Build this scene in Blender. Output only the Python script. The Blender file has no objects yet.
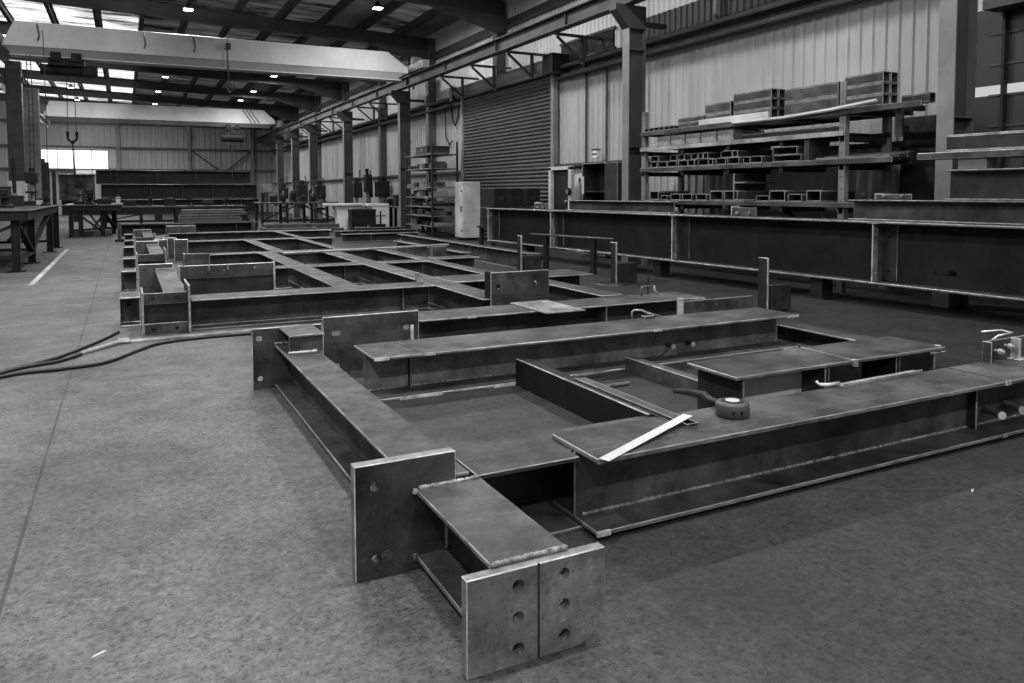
import bpy, bmesh, math, random
from mathutils import Vector, Matrix
random.seed(7)
PI = math.pi
SC = bpy.context.scene
COL = SC.collection

# ------------------------------------------------------------------ materials
def nodes(name):
    m = bpy.data.materials.new(name); m.use_nodes = True
    nt = m.node_tree; nt.nodes.clear()
    out = nt.nodes.new('ShaderNodeOutputMaterial')
    return m, nt, out

def grey(v): return (v, v, v, 1.0)

def noise(nt, scale, detail=6.0, rough=.6, stretch=None, seed=0.0):
    tc = nt.nodes.new('ShaderNodeTexCoord')
    mp = nt.nodes.new('ShaderNodeMapping')
    mp.inputs['Location'].default_value = (seed, seed * 1.7, seed * .3)
    if stretch: mp.inputs['Scale'].default_value = stretch
    nt.links.new(tc.outputs['Object'], mp.inputs['Vector'])
    n = nt.nodes.new('ShaderNodeTexNoise')
    n.inputs['Scale'].default_value = scale; n.inputs['Detail'].default_value = detail
    n.inputs['Roughness'].default_value = rough
    nt.links.new(mp.outputs['Vector'], n.inputs['Vector'])
    return n.outputs['Fac']

def ramp(nt, fac, stops):
    r = nt.nodes.new('ShaderNodeValToRGB')
    e = r.color_ramp.elements
    e[0].position, e[0].color = stops[0][0], grey(stops[0][1])
    e[1].position, e[1].color = stops[-1][0], grey(stops[-1][1])
    for p, v in stops[1:-1]:
        x = e.new(p); x.color = grey(v)
    nt.links.new(fac, r.inputs['Fac'])
    return r.outputs['Color']

def mul(nt, a, b, f=1.0):
    x = nt.nodes.new('ShaderNodeMix'); x.data_type = 'RGBA'; x.blend_type = 'MULTIPLY'
    x.inputs[0].default_value = f
    nt.links.new(a, x.inputs[6]); nt.links.new(b, x.inputs[7])
    return x.outputs[2]

def steel(name, v, rough=.45, metal=.0, blotch=.5, scale=4.0, bump=.15, spec=.5, speck=True):
    m, nt, out = nodes(name)
    b = nt.nodes.new('ShaderNodeBsdfPrincipled')
    lo = v * (1 - blotch); hi = v * (1 + blotch)
    c = ramp(nt, noise(nt, scale, 8, .65), [(.34, lo), (.5, v), (.68, hi)])
    s = ramp(nt, noise(nt, scale * .35, 3, .5, (1, 1, 1), 3.1), [(.34, .62), (.66, 1.25)])
    t = ramp(nt, noise(nt, scale * 11, 4, .7, None, 8.2), [(.34, .45), (.41, 1.0), (.60, 1.0), (.70, 1.8)] if speck else [(.3, .94), (.7, 1.06)])
    c = mul(nt, mul(nt, c, s), t)
    nt.links.new(c, b.inputs['Base Color'])
    r = ramp(nt, noise(nt, scale * 2, 5, .6, None, 5.0), [(.3, max(.12, rough - .15)), (.7, min(1, rough + .15))])
    nt.links.new(r, b.inputs['Roughness'])
    b.inputs['Metallic'].default_value = metal
    b.inputs['Specular IOR Level'].default_value = spec
    if bump:
        bp = nt.nodes.new('ShaderNodeBump'); bp.inputs['Strength'].default_value = bump
        bp.inputs['Distance'].default_value = .004
        nt.links.new(noise(nt, scale * 12, 5, .6, None, 1.0), bp.inputs['Height'])
        nt.links.new(bp.outputs['Normal'], b.inputs['Normal'])
    nt.links.new(b.outputs['BSDF'], out.inputs['Surface'])
    return m

def plain(name, v, rough=.6, metal=0.0, var=.2, scale=3.0):
    return steel(name, v, rough, metal, var, scale, 0, speck=False)

def emit(name, v, strength):
    m, nt, out = nodes(name)
    e = nt.nodes.new('ShaderNodeEmission')
    e.inputs['Color'].default_value = grey(v); e.inputs['Strength'].default_value = strength
    nt.links.new(e.outputs['Emission'], out.inputs['Surface'])
    return m

class M: pass
M.steel = steel('mill_steel', .052, .55, 0, .62, spec=.36)
M.steel2 = steel('mill_steel_worn', .066, .58, 0, .55, 3.5, spec=.28)
M.steel3 = steel('front_lit_steel', .16, .5, 0, .5, 5.0)  # lighter steel: front light put into the colour of faces towards -Y
M.dark = steel('dark_steel', .020, .45)
M.black = steel('black_painted_steel', .013, .6, 0, .4, 3, .05, spec=.25)
M.edge = plain('ground_steel_edge', .30, .38, .2, .45, 9)
M.cut = plain('cut_steel_rim', .17, .42, 0, .5, 10)
M.bright = plain('bright_bare_steel', .68, .35, .3, .35, 14)
M.weld = steel('weld_metal', .24, .4, .3, .8, 40, .6)
M.grey = plain('grey_painted_steel', .16, .5)
M.pale = plain('pale_painted_steel', .55, .5, 0, .12, 2)
M.white = plain('white_paint', .75, .5, 0, .1, 2)
M.crane = plain('pale_crane_paint', .62, .55, 0, .10, .5)
M.craned = plain('grey_crane_paint', .24, .55, 0, .12, .6)
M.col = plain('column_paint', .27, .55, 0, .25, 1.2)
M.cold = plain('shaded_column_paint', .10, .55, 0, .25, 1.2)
M.roofst = plain('roof_steel_paint', .055, .6, 0, .25, 1.0)
M.sheet = plain('roof_sheet', .20, .7, 0, .35, .8)
M.wood = plain('pale_timber', .30, .7, 0, .35, 5)
M.rubber = plain('black_rubber', .012, .5, 0, .2, 6)
def translucent(name, lo, hi):
    m, nt, out = nodes(name)
    e = nt.nodes.new('ShaderNodeEmission')
    nt.links.new(ramp(nt, noise(nt, .8, 5, .65, (.5, 1.6, 1), 3.0), [(.36, lo), (.64, 1.0)]), e.inputs['Color'])
    e.inputs['Strength'].default_value = hi
    nt.links.new(e.outputs['Emission'], out.inputs['Surface'])
    return m
M.daylight = translucent('daylight_sheet', .04, 2.2)
M.dulllight = translucent('weathered_daylight_sheet', .03, .11)
M.window = emit('window_daylight', 1.0, 2.5)
M.slit = emit('daylight_gap', 1.0, .75)
M.lamp = emit('lamp_lens', 1.0, 9.0)
M.tape = plain('dark_tape_case', .085, .4, 0, .15, 4)
M.sticker = plain('white_label_paper', .7, .6, 0, .1, 5)

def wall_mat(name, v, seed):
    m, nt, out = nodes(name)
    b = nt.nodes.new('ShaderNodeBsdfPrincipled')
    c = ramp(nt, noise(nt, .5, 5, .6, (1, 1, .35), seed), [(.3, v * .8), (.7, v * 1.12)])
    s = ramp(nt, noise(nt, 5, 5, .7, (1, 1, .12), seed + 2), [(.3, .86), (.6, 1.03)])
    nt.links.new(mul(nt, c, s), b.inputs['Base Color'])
    b.inputs['Roughness'].default_value = .5
    nt.links.new(b.outputs['BSDF'], out.inputs['Surface'])
    return m
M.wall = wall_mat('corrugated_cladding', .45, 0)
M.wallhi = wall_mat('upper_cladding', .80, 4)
M.walld = wall_mat('dark_cladding', .035, 9)
M.shutter = wall_mat('roller_shutter_paint', .085, 6)

def floor_mat():
    m, nt, out = nodes('worn_concrete')
    L = nt.links.new
    b = nt.nodes.new('ShaderNodeBsdfPrincipled')
    v = .115
    c = ramp(nt, noise(nt, 1.1, 7, .6), [(.3, v * .78), (.5, v), (.7, v * 1.2)])
    big = ramp(nt, noise(nt, .28, 4, .55, None, 11.3), [(.36, .60), (.6, 1.1)])
    grain = ramp(nt, noise(nt, 34, 7, .80, (1, .8, 1), 2.0), [(.36, .40), (.45, .85), (.53, 1.06), (.66, 1.65)])
    pits = ramp(nt, noise(nt, 26, 4, .62, (.7, 1.2, 1), 6.0), [(.31, .30), (.375, 1.0)])
    chips = ramp(nt, noise(nt, 62, 3, .6, (.6, 1.2, 1), 17.0), [(.35, .40), (.41, 1.0)])
    c = mul(nt, c, chips)
    trowel = ramp(nt, noise(nt, 6, 5, .6, (.8, 3, 1), 15.0), [(.3, .84), (.7, 1.10)])
    c = mul(nt, mul(nt, mul(nt, mul(nt, c, big), grain), pits), trowel)
    # concrete darker towards +X, with a noise-wavered edge
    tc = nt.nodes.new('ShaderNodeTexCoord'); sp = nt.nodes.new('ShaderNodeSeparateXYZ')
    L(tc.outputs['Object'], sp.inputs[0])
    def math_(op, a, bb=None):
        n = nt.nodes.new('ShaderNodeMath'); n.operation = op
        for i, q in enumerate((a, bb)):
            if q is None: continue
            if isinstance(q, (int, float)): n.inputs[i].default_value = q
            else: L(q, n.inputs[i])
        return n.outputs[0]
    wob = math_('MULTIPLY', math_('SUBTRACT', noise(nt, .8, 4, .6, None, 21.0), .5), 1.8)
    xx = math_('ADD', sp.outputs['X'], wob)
    x_tone = ramp(nt, math_('MULTIPLY', math_('ADD', xx, 0.0), .125), [(.08, 1.0), (.25, .34), (.9, .22)])
    c = mul(nt, c, x_tone)
    # sawn joints
    def line(axis, pos, w):
        d = math_('ABSOLUTE', math_('SUBTRACT', sp.outputs[axis], pos))
        return math_('GREATER_THAN', d, w)
    j = line('X', -.47, .008)
    for p in (-1.2, 6.53, 14.3, 22.1, 30, 38, 46):
        j = math_('MULTIPLY', j, line('Y', p, .005 if p < 10 else .014))
    for p in (7.2, ):
        j = math_('MULTIPLY', j, line('X', p, .01))
    jc = nt.nodes.new('ShaderNodeMix'); jc.data_type = 'RGBA'
    L(j, jc.inputs[0]); jc.inputs[6].default_value = grey(.035); L(c, jc.inputs[7])
    L(jc.outputs[2], b.inputs['Base Color'])
    r = ramp(nt, noise(nt, 3, 5, .6, None, 9), [(.3, .48), (.7, .78)])
    L(r, b.inputs['Roughness'])
    b.inputs['Specular IOR Level'].default_value = .35
    bp = nt.nodes.new('ShaderNodeBump'); bp.inputs['Strength'].default_value = .35; bp.inputs['Distance'].default_value = .006
    L(noise(nt, 30, 6, .7, None, 2.0), bp.inputs['Height'])
    L(bp.outputs['Normal'], b.inputs['Normal'])
    L(b.outputs['BSDF'], out.inputs['Surface'])
    return m
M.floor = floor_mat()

# ------------------------------------------------------------------ mesh builder
class MB:
    def __init__(s): s.v = []; s.f = []; s.m = []; s.ring = set()
    def add(s, vs, fs, mi=0):
        b = len(s.v); s.v += [tuple(p) for p in vs]
        for f in fs: s.f.append(tuple(b + i for i in f)); s.m.append(mi)
        return s
    def box(s, x0, x1, y0, y1, z0, z1, mi=0, fm=None):
        if x0 > x1: x0, x1 = x1, x0
        if y0 > y1: y0, y1 = y1, y0
        if z0 > z1: z0, z1 = z1, z0
        vs = [(x0, y0, z0), (x1, y0, z0), (x1, y1, z0), (x0, y1, z0), (x0, y0, z1), (x1, y0, z1), (x1, y1, z1), (x0, y1, z1)]
        fs = [(0, 3, 2, 1), (4, 5, 6, 7), (0, 1, 5, 4), (1, 2, 6, 5), (2, 3, 7, 6), (3, 0, 4, 7)]
        s.add(vs, fs, mi)
        d = (x1 - x0, y1 - y0, z1 - z0); t = min(d); ax = d.index(t)
        if mi == 0 and t < .045 and sorted(d)[1] > 2.5 * t:      # the sawn or flame-cut rim of a plate
            for k, a in enumerate((2, 2, 1, 0, 1, 0)):
                if a != ax: s.m[-6 + k] = 1
        return s
    def prism(s, pts, axis, a, b, mi=0):
        n = len(pts)
        ar = sum(pts[i][0] * pts[(i + 1) % n][1] - pts[(i + 1) % n][0] * pts[i][1] for i in range(n))
        if ar < 0: pts = pts[::-1]
        def P(u, v, t):
            return (t, u, v) if axis == 'x' else (u, t, v) if axis == 'y' else (u, v, t)
        vs = [P(u, v, a) for u, v in pts] + [P(u, v, b) for u, v in pts]
        fs = [tuple(range(n))[::-1], tuple(range(n, 2 * n))] + [(i, (i + 1) % n, n + (i + 1) % n, n + i) for i in range(n)]
        if (axis == 'y') != (b < a): fs = [f[::-1] for f in fs]
        return s.add(vs, fs, mi)
    def cyl(s, p0, p1, r, n=12, r1=None, mi=0):
        p0 = Vector(p0); p1 = Vector(p1); d = (p1 - p0).normalized()
        a = d.orthogonal().normalized(); c = d.cross(a)
        r1 = r if r1 is None else r1
        vs = []
        for p, rr in ((p0, r), (p1, r1)):
            for i in range(n):
                t = 2 * PI * i / n
                vs.append(p + a * (math.cos(t) * rr) + c * (math.sin(t) * rr))
        fs = [tuple(range(n))[::-1], tuple(range(n, 2 * n))] + [(i, (i + 1) % n, n + (i + 1) % n, n + i) for i in range(n)]
        return s.add(vs, fs, mi)
    def bar(s, p0, p1, w, h, mi=0, up=(0, 0, 1)):
        p0 = Vector(p0); p1 = Vector(p1); d = (p1 - p0).normalized()
        u = Vector(up)
        sd = d.cross(u)
        if sd.length < 1e-4: sd = d.cross(Vector((1, 0, 0)))
        sd.normalize(); u = sd.cross(d)
        vs = []
        for p in (p0, p1):
            for i, j in ((-1, -1), (1, -1), (1, 1), (-1, 1)): vs.append(p + sd * (i * w / 2) + u * (j * h / 2))
        return s.add(vs, [(0, 1, 2, 3)[::-1][::-1], (7, 6, 5, 4), (0, 4, 5, 1), (1, 5, 6, 2), (2, 6, 7, 3), (3, 7, 4, 0)], mi)
    def tube(s, pts, r, n=8, mi=0):
        pts = [Vector(p) for p in pts]; rings = []
        prev = None
        for i, p in enumerate(pts):
            d = (pts[min(i + 1, len(pts) - 1)] - pts[max(i - 1, 0)]).normalized()
            a = d.orthogonal().normalized() if prev is None else (prev - d * prev.dot(d)).normalized()
            prev = a; c = d.cross(a)
            rr = r[i] if isinstance(r, (list, tuple)) else r
            rings.append([p + a * (math.cos(2 * PI * k / n) * rr) + c * (math.sin(2 * PI * k / n) * rr) for k in range(n)])
        vs = [q for g in rings for q in g]
        fs = [tuple(range(n))[::-1], tuple(range((len(rings) - 1) * n, len(rings) * n))]
        for j in range(len(rings) - 1):
            for k in range(n):
                fs.append((j * n + k, j * n + (k + 1) % n, (j + 1) * n + (k + 1) % n, (j + 1) * n + k))
        return s.add(vs, fs, mi)
    def lathe(s, prof, c=(0, 0, 0), n=24, mi=0):
        k = len(prof); vs = []
        for i in range(n):
            t = 2 * PI * i / n
            for r, z in prof: vs.append((c[0] + r * math.cos(t), c[1] + r * math.sin(t), c[2] + z))
        fs = []
        for i in range(n):
            for j in range(k - 1):
                a = i * k + j; b = ((i + 1) % n) * k + j
                fs.append((a, b, b + 1, a + 1))
        fs.append(tuple(i * k for i in range(n))[::-1]); fs.append(tuple(i * k + k - 1 for i in range(n)))
        return s.add(vs, fs, mi)
    def holed(s, u0, u1, v0, v1, t0, t1, holes, axis='y', n=16, mi=0, cut=None):
        """plate normal to axis with round (or slotted) through holes (u, v, r[, slot])"""
        us = {u0, u1}; vs_ = {v0, v1}; cells = []
        for h in holes:
            u, v, r = h[:3]; sl = h[3] if len(h) > 3 else 0
            k = (u - r * 1.5 - sl, u + r * 1.5 + sl, v - r * 1.5, v + r * 1.5)
            us |= {k[0], k[1]}; vs_ |= {k[2], k[3]}; cells.append((k, u, v, r, sl))
        us = sorted(us); vs_ = sorted(vs_)
        def P(u, v, t):
            return (t, u, v) if axis == 'x' else (u, t, v) if axis == 'y' else (u, v, t)
        def quad(pts, rev=False):
            b = len(s.v); s.v += pts; f = tuple(range(b, b + len(pts)))
            s.f.append(f[::-1] if rev else f); s.m.append(mi)
        flip = axis == 'y'
        for i in range(len(us) - 1):
            for j in range(len(vs_) - 1):
                a, b, c, d = us[i], us[i + 1], vs_[j], vs_[j + 1]
                if b - a < 1e-6 or d - c < 1e-6: continue
                if any(k[0] - 1e-6 <= a and b <= k[1] + 1e-6 and k[2] - 1e-6 <= c and d <= k[3] + 1e-6 for k, *_ in cells): continue
                for t, rv in ((t0, True), (t1, False)):
                    quad([P(a, c, t), P(b, c, t), P(b, d, t), P(a, d, t)], rv != flip)
        for k, u, v, r, sl in cells:
            ring = []; sq = []
            for q in range(n):
                t = 2 * PI * (q + .5) / n; ct, st = math.cos(t), math.sin(t)
                ring.append((u + r * ct + (sl if ct > 0 else -sl), v + r * st))
                for t in (t0, t1): s.ring.add(tuple(round(q_, 4) for q_ in P(*ring[-1], t)))
                mx = max(abs(ct), abs(st))
                sq.append((u + (r * 1.5) * ct / mx + (sl if ct > 0 else -sl), v + r * 1.5 * st / mx))
            # snap the nearest to the corners
            for cx, cy in ((k[0], k[2]), (k[1], k[2]), (k[0], k[3]), (k[1], k[3])):
                b_ = min(range(n), key=lambda q: (sq[q][0] - cx) ** 2 + (sq[q][1] - cy) ** 2); sq[b_] = (cx, cy)
            for q in range(n):
                q2 = (q + 1) % n
                for t, rv in ((t0, True), (t1, False)):
                    quad([P(*ring[q], t), P(*sq[q], t), P(*sq[q2], t), P(*ring[q2], t)], rv != flip)
                quad([P(*ring[q], t0), P(*ring[q2], t0), P(*ring[q2], t1), P(*ring[q], t1)], flip)
        rim = [(us[i], v0, us[i + 1], v0) for i in range(len(us) - 1)] + [(us[i + 1], v1, us[i], v1) for i in range(len(us) - 1)]
        rim += [(u1, vs_[i], u1, vs_[i + 1]) for i in range(len(vs_) - 1)] + [(u0, vs_[i + 1], u0, vs_[i]) for i in range(len(vs_) - 1)]
        for a, b, c, d in rim:
            if abs(a - c) + abs(b - d) < 1e-6: continue
            quad([P(a, b, t0), P(c, d, t0), P(c, d, t1), P(a, b, t1)], flip); s.m[-1] = 1
        return s
    def build(s, name, mats, parent=None, bevel=0, loc=None, rotz=0, weld=False, smooth=False, cuts=()):
        me = bpy.data.meshes.new(name)
        me.from_pydata([tuple(v) for v in s.v], [], s.f)
        if not isinstance(mats, (list, tuple)): mats = [mats]
        for m in mats: me.materials.append(m)
        for p, mi in zip(me.polygons, s.m):
            p.material_index = min(mi, len(mats) - 1); p.use_smooth = smooth
        bm = bmesh.new(); bm.from_mesh(me)
        if weld: bmesh.ops.remove_doubles(bm, verts=bm.verts, dist=1e-5)
        for cc, cn in cuts:
            g = bmesh.ops.bisect_plane(bm, geom=bm.verts[:] + bm.edges[:] + bm.faces[:], plane_co=cc, plane_no=cn, clear_outer=True)
            bmesh.ops.contextual_create(bm, geom=[e for e in g['geom_cut'] if isinstance(e, bmesh.types.BMEdge)])
        bmesh.ops.recalc_face_normals(bm, faces=bm.faces)
        if s.ring and bevel:
            lay = bm.edges.layers.float.get('bevel_weight_edge') or bm.edges.layers.float.new('bevel_weight_edge')
            for e in bm.edges:
                if len(e.link_faces) == 2 and e.calc_face_angle(0) > .85 and not all(tuple(round(q, 4) for q in v.co) in s.ring for v in e.verts): e[lay] = 1.0
        bm.to_mesh(me); bm.free()
        me.update()
        o = bpy.data.objects.new(name, me); COL.objects.link(o)
        if parent: o.parent = parent
        if loc: o.location = loc
        if rotz: o.rotation_euler = (0, 0, rotz)
        if bevel:
            b = o.modifiers.new('bevel', 'BEVEL'); b.width = bevel; b.segments = 1
            b.limit_method = 'WEIGHT' if s.ring else 'ANGLE'; b.angle_limit = math.radians(50)
            if len(mats) > 1: b.material = len(mats) - 1
        return o

# ------------------------------------------------------------------ tagging
def tag(o, label, cat, group=None):
    o['label'] = label; o['category'] = cat; o['kind'] = 'thing'
    if group: o['group'] = group
    return o
def thing(name, label, cat, loc=(0, 0, 0), rotz=0, group=None):
    o = bpy.data.objects.new(name, None); COL.objects.link(o)
    o.empty_display_size = .1
    o.location = loc; o.rotation_euler = (0, 0, rotz)
    return tag(o, label, cat, group)
def struct(o, label=None):
    o['kind'] = 'structure'
    if label: o['label'] = label
    return o
def dup(root, loc, rotz=None, label=None, group=None):
    r = root.copy(); COL.objects.link(r); r.location = loc
    if rotz is not None: r.rotation_euler = (0, 0, rotz)
    if label: r['label'] = label
    if group: r['group'] = group
    for ch in list(root.children):
        c = ch.copy(); COL.objects.link(c); c.parent = r
        for g in list(ch.children):
            d = g.copy(); COL.objects.link(d); d.parent = c
    return r
ORD = 'first second third fourth fifth sixth seventh eighth ninth tenth eleventh twelfth thirteenth fourteenth fifteenth sixteenth seventeenth eighteenth nineteenth twentieth'.split()

SE = [M.steel, M.cut, M.edge]
R90 = PI / 2
def bead(p0, p1, r=.012, seed=1):
    """a rippled weld bead between two points"""
    rnd = random.Random(seed); p0 = Vector(p0); p1 = Vector(p1); n = max(4, int((p1 - p0).length / .008))
    pts = [p0.lerp(p1, i / n) for i in range(n + 1)]
    return MB().tube(pts, [r * (.75 + .5 * rnd.random()) for _ in pts], 7)

def beam(label, loc, L, h, w, rotz=0, tf=.02, tw=.014, stiff=(), group=None, name='steel_beam', bev=.005,
         mats=None, stiff_side=-1, web_m=None, wz=None, cat='beam', sdep=None):
    """an I section lying along its local +X, resting at z = 0"""
    mats = mats or SE
    t = thing(name, label, cat, loc, rotz, group)
    MB().box(0, L, -w / 2, w / 2, h - tf, h).build('flange', mats, t, bev)
    MB().box(0, L, -w / 2, w / 2, 0, tf).build('flange', mats, t, bev)
    MB().box(0, L, -tw / 2, tw / 2, tf, h - tf).build('web', web_m or mats, t, bev if not web_m else 0)
    for x in stiff:
        for sd in ((stiff_side,) if stiff_side else (-1, 1)):
            MB().box(x - .007, x + .007, sd * tw / 2, sd * (sdep or w / 2 - .008), tf, h - tf).build('stiffener', mats, t, bev)
    return t
def imesh(mb, L, h, w, tf, tw, o=(0, 0, 0)):
    x, y, z = o
    pts = [(-w / 2, 0), (w / 2, 0), (w / 2, tf), (tw / 2, tf), (tw / 2, h - tf), (w / 2, h - tf), (w / 2, h), (-w / 2, h), (-w / 2, h - tf), (-tw / 2, h - tf), (-tw / 2, tf), (-w / 2, tf)]
    n0 = len(mb.f); mb.prism([(y + a, z + b) for a, b in pts], 'x', x, x + L)
    for k in range(n0 + 2, len(mb.f)):
        f = mb.f[k]; p, q = Vector(mb.v[f[0]]), Vector(mb.v[f[1]])
        if (p - q).length < .045: mb.m[k] = 1
    return mb

# ------------------------------------------------------------------ camera (eye 1.6 m, architectural shift)
cam = bpy.data.cameras.new('camera'); co = bpy.data.objects.new('camera', cam); COL.objects.link(co); SC.camera = co
cam.sensor_width = 36; cam.lens = 762.04 / 1024 * 36; cam.shift_y = -(341.5 - 234.365) / 1024
cam.clip_start = .05; cam.clip_end = 300
P_, Y_, R_ = math.radians(3.1526), math.radians(26.928), math.radians(-.14485)
f0 = Vector((math.sin(Y_) * math.cos(P_), math.cos(Y_) * math.cos(P_), -math.sin(P_)))
r_ = Vector((math.cos(Y_), -math.sin(Y_), 0)); u_ = r_.cross(f0)
r0 = r_ * math.cos(R_) + u_ * math.sin(R_); u0 = u_ * math.cos(R_) - r_ * math.sin(R_)
co.matrix_world = Matrix(((r0.x, u0.x, -f0.x, 0), (r0.y, u0.y, -f0.y, 0), (r0.z, u0.z, -f0.z, 1.6), (0, 0, 0, 1)))

# ------------------------------------------------------------------ the near welded column lying across the floor
t = thing('welded_column', 'heavy welded steel column lying on the floor with a six-hole plate on its near end', 'steel column', (1.22, 2.22, 0))
X0, Y0 = 1.22, 2.22
# six hole splice plate with a clipped lower corner: two bolted halves meeting at a seam
fp = MB(); hs = [(x - X0, z, .0225) for x in (1.148, 1.328) for z in (.275, .165, .056)]
fp.holed(.958 - X0, 1.498 - X0, 0, .336, 0, .045, hs, 'y', 24)
fpo = fp.build('end_plate', [M.steel3, M.cut, M.bright], t, .0035, weld=True, cuts=[((1.40 - X0, 0, 0), (.10, 0, -.16)), ((1.42 - X0, 0, .0), (.10, 0, -.075)), ((1.475 - X0, 0, .075), (.10, 0, -.045))])
MB().box(1.2225 - X0, 1.23 - X0, -.0015, .004, .004, .336).build('weld_seam', [M.dark], fpo)
bead((1.065 - X0, .042, .346), (1.365 - X0, .042, .346), .010, 3).build('weld_bead', [M.weld], fpo, smooth=True)
# stub
st = MB().box(1.062 - X0, 1.362 - X0, .045, .775, .330, .352).build('stub_flange', SE, t, .004)
MB().box(1.062 - X0, 1.362 - X0, .045, .775, .045, .067).build('stub_flange', SE, t, .004)
MB().box(1.205 - X0, 1.219 - X0, .045, .775, .067, .330).build('stub_web', SE, t, .003)
bead((1.075 - X0, .768, .354), (1.345 - X0, .768, .354), .011, 5).build('weld_bead', [M.weld], t, smooth=True)
bead((1.058 - X0, .768, .335), (1.058 - X0, .768, .356), .012, 6).build('weld_bead', [M.weld], t, smooth=True)
bead((1.058 - X0, .768, .05), (1.058 - X0, .768, .075), .015, 7).build('weld_bead', [M.weld], t, smooth=True)
bead((1.198 - X0, .764, .07), (1.198 - X0, .764, .325), .010, 8).build('weld_bead', [M.weld], t, smooth=True)
# the tall base plate between stub and column
bp = MB().holed(.800 - X0, 1.246 - X0, 0, .488, .775, .83, [(.886 - X0, .392, .021), (.887 - X0, .084, .021)], 'y', 20)
bpo = bp.build('base_plate', [M.steel, M.cut, M.bright], t, .004, weld=True)
MB().cyl((.934 - X0, .772, .092), (.934 - X0, .779, .092), .024, 14).build('hole_plug', [M.steel2], bpo)
# column shaft
MB().box(1.062 - X0, 1.335 - X0, .83, 4.17, .343, .363).build('flange', [M.steel2, M.cut, M.edge], t, .005)
MB().box(1.062 - X0, 1.335 - X0, .83, 4.17, .015, .035).build('flange', SE, t, .006)
MB().box(1.191 - X0, 1.206 - X0, .83, 4.17, .035, .343).build('web', SE, t, .003)
# far base plate and its cap cleat
p3 = MB().holed(.887 - X0, 1.45 - X0, 0, .503, 4.17, 4.195, [(.945 - X0, .42, .022, .006), (.948 - X0, .09, .022)], 'y', 16)
p3.build('base_plate', [M.steel, M.cut, M.bright], t, .005, weld=True)
bead((1.06 - X0, 4.165, .37), (1.20 - X0, 4.165, .37), .012, 9).build('weld_bead', [M.weld], t, smooth=True)
MB().box(1.10 - X0, 1.37 - X0, 3.72, 4.16, .488, .505).build('cleat_cap', SE, t, .004)
MB().box(1.10 - X0, 1.36 - X0, 3.74, 3.755, .363, .488).build('cleat_plate', SE, t, .003)
bead((1.09 - X0, 3.728, .368), (1.31 - X0, 3.728, .368), .012, 10).build('weld_bead', [M.bright], t, smooth=True)

# plate with slotted holes behind the shaft
t = thing('steel_plate', 'upright steel plate with slotted holes standing behind the column shaft', 'steel plate', (1.95, 6.66, 0))
MB().holed(-.43, .46, 0, .51, 0, .03, [(-.31, .36, .022, .022), (.34, .36, .024, .01), (-.31, .07, .02, .01)], 'y', 18).build('plate', [M.steel, M.cut, M.bright], t, .006, weld=True)
MB().box(.375, .405, -.012, 0, .235, .38).build('welded_lug', [M.bright], t, .003)
MB().box(-.43, -.2, .03, .09, 0, .02).build('foot_bar', [M.steel, M.cut, M.edge], t, .003)

# wide beam joining the column, half hidden
t = thing('steel_channel', 'wide deep steel channel tucked under the end of the beam carrying the rule', 'channel', (1.35, 3.0, 0))
MB().prism([(0, 0), (.53, 0), (.53, .10), (1.3, .10), (1.3, .40), (0, .40)], 'z', .336, .358).build('flange', [M.steel2, M.cut, M.edge], t, .004)
MB().box(0, 1.3, 0, .40, 0, .02).build('flange', SE, t, .004)
MB().box(0, 1.3, .385, .40, .02, .336).build('web', [M.dark, M.cut, M.edge], t, .003)
ch = MB(); x = .02
while x < .5: ch.box(x, x + .05, .198, .2005, .358, .3584); x += .062
ch.build('chalk_line', [M.cut], t)

# near long beam with the rule and tape on it
D = thing('steel_beam', 'long steel beam with the tape measure and pale rule lying on its flange', 'beam', (1.89, 3.07, .022))
LD = 5.2
MB().box(0, LD, -.21, .21, .338, .363).build('flange', [M.steel2, M.cut, M.edge], D, .004)
MB().box(0, LD, -.21, .21, 0, .022).build('flange', SE, D, .004)
MB().box(.0, LD, -.008, .008, .022, .338).build('web', SE, D, .003)
MB().box(-.002, .07, -.2125, -.20, -.001, .0225).build('ground_tip', [M.bright], D)
MB().box(.0, .03, -.2115, -.205, .340, .3635).build('ground_tip', [M.edge], D)
bead((.04, -.012, .026), (LD, -.012, .026), .010, 12).build('weld_bead', [M.weld], D, smooth=True)
MB().box(3.03, 3.046, -.07, -.008, .022, .338).build('stiffener', [M.dark, M.cut, M.edge], D, .004)
bead((3.125, .19, .364), (3.125, -.205, .364), .004, 31).build('butt_weld', [M.dark, M.cut, M.edge], D)
ch = MB(); rc = random.Random(9); x = .02
while x < 4.9:
    l_ = rc.uniform(.02, .12)
    if rc.random() < .75: ch.box(x, x + l_, -.087, -.0845, .363, .3634)
    x += l_ + rc.uniform(.005, .03)
ch.build('chalk_line', [M.cut], D)
MB().box(3.10, 3.125, -.2125, -.205, .336, .366).build('run_off_tab', [M.bright], D)
MB().box(3.14, 3.155, -.2125, -.205, .336, .366).build('run_off_tab', [M.bright], D)
MB().box(3.095, 3.11, -.2125, -.205, -.001, .024).build('run_off_tab', [M.bright], D)
MB().box(3.12, 3.135, -.2125, -.205, -.001, .024).build('run_off_tab', [M.bright], D)
for i, (x, z) in enumerate(((3.215, .122), (3.44, .128))):
    s_ = MB().cyl((x, -.008, z), (x - .10, -.18, z + .012), .024, 14).build('shear_stud', [M.grey], D)
    MB().cyl((x - .10, -.18, z + .012), (x - .105, -.189, z + .0125), .026, 14).build('stud_end', [M.bright], s_)

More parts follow.
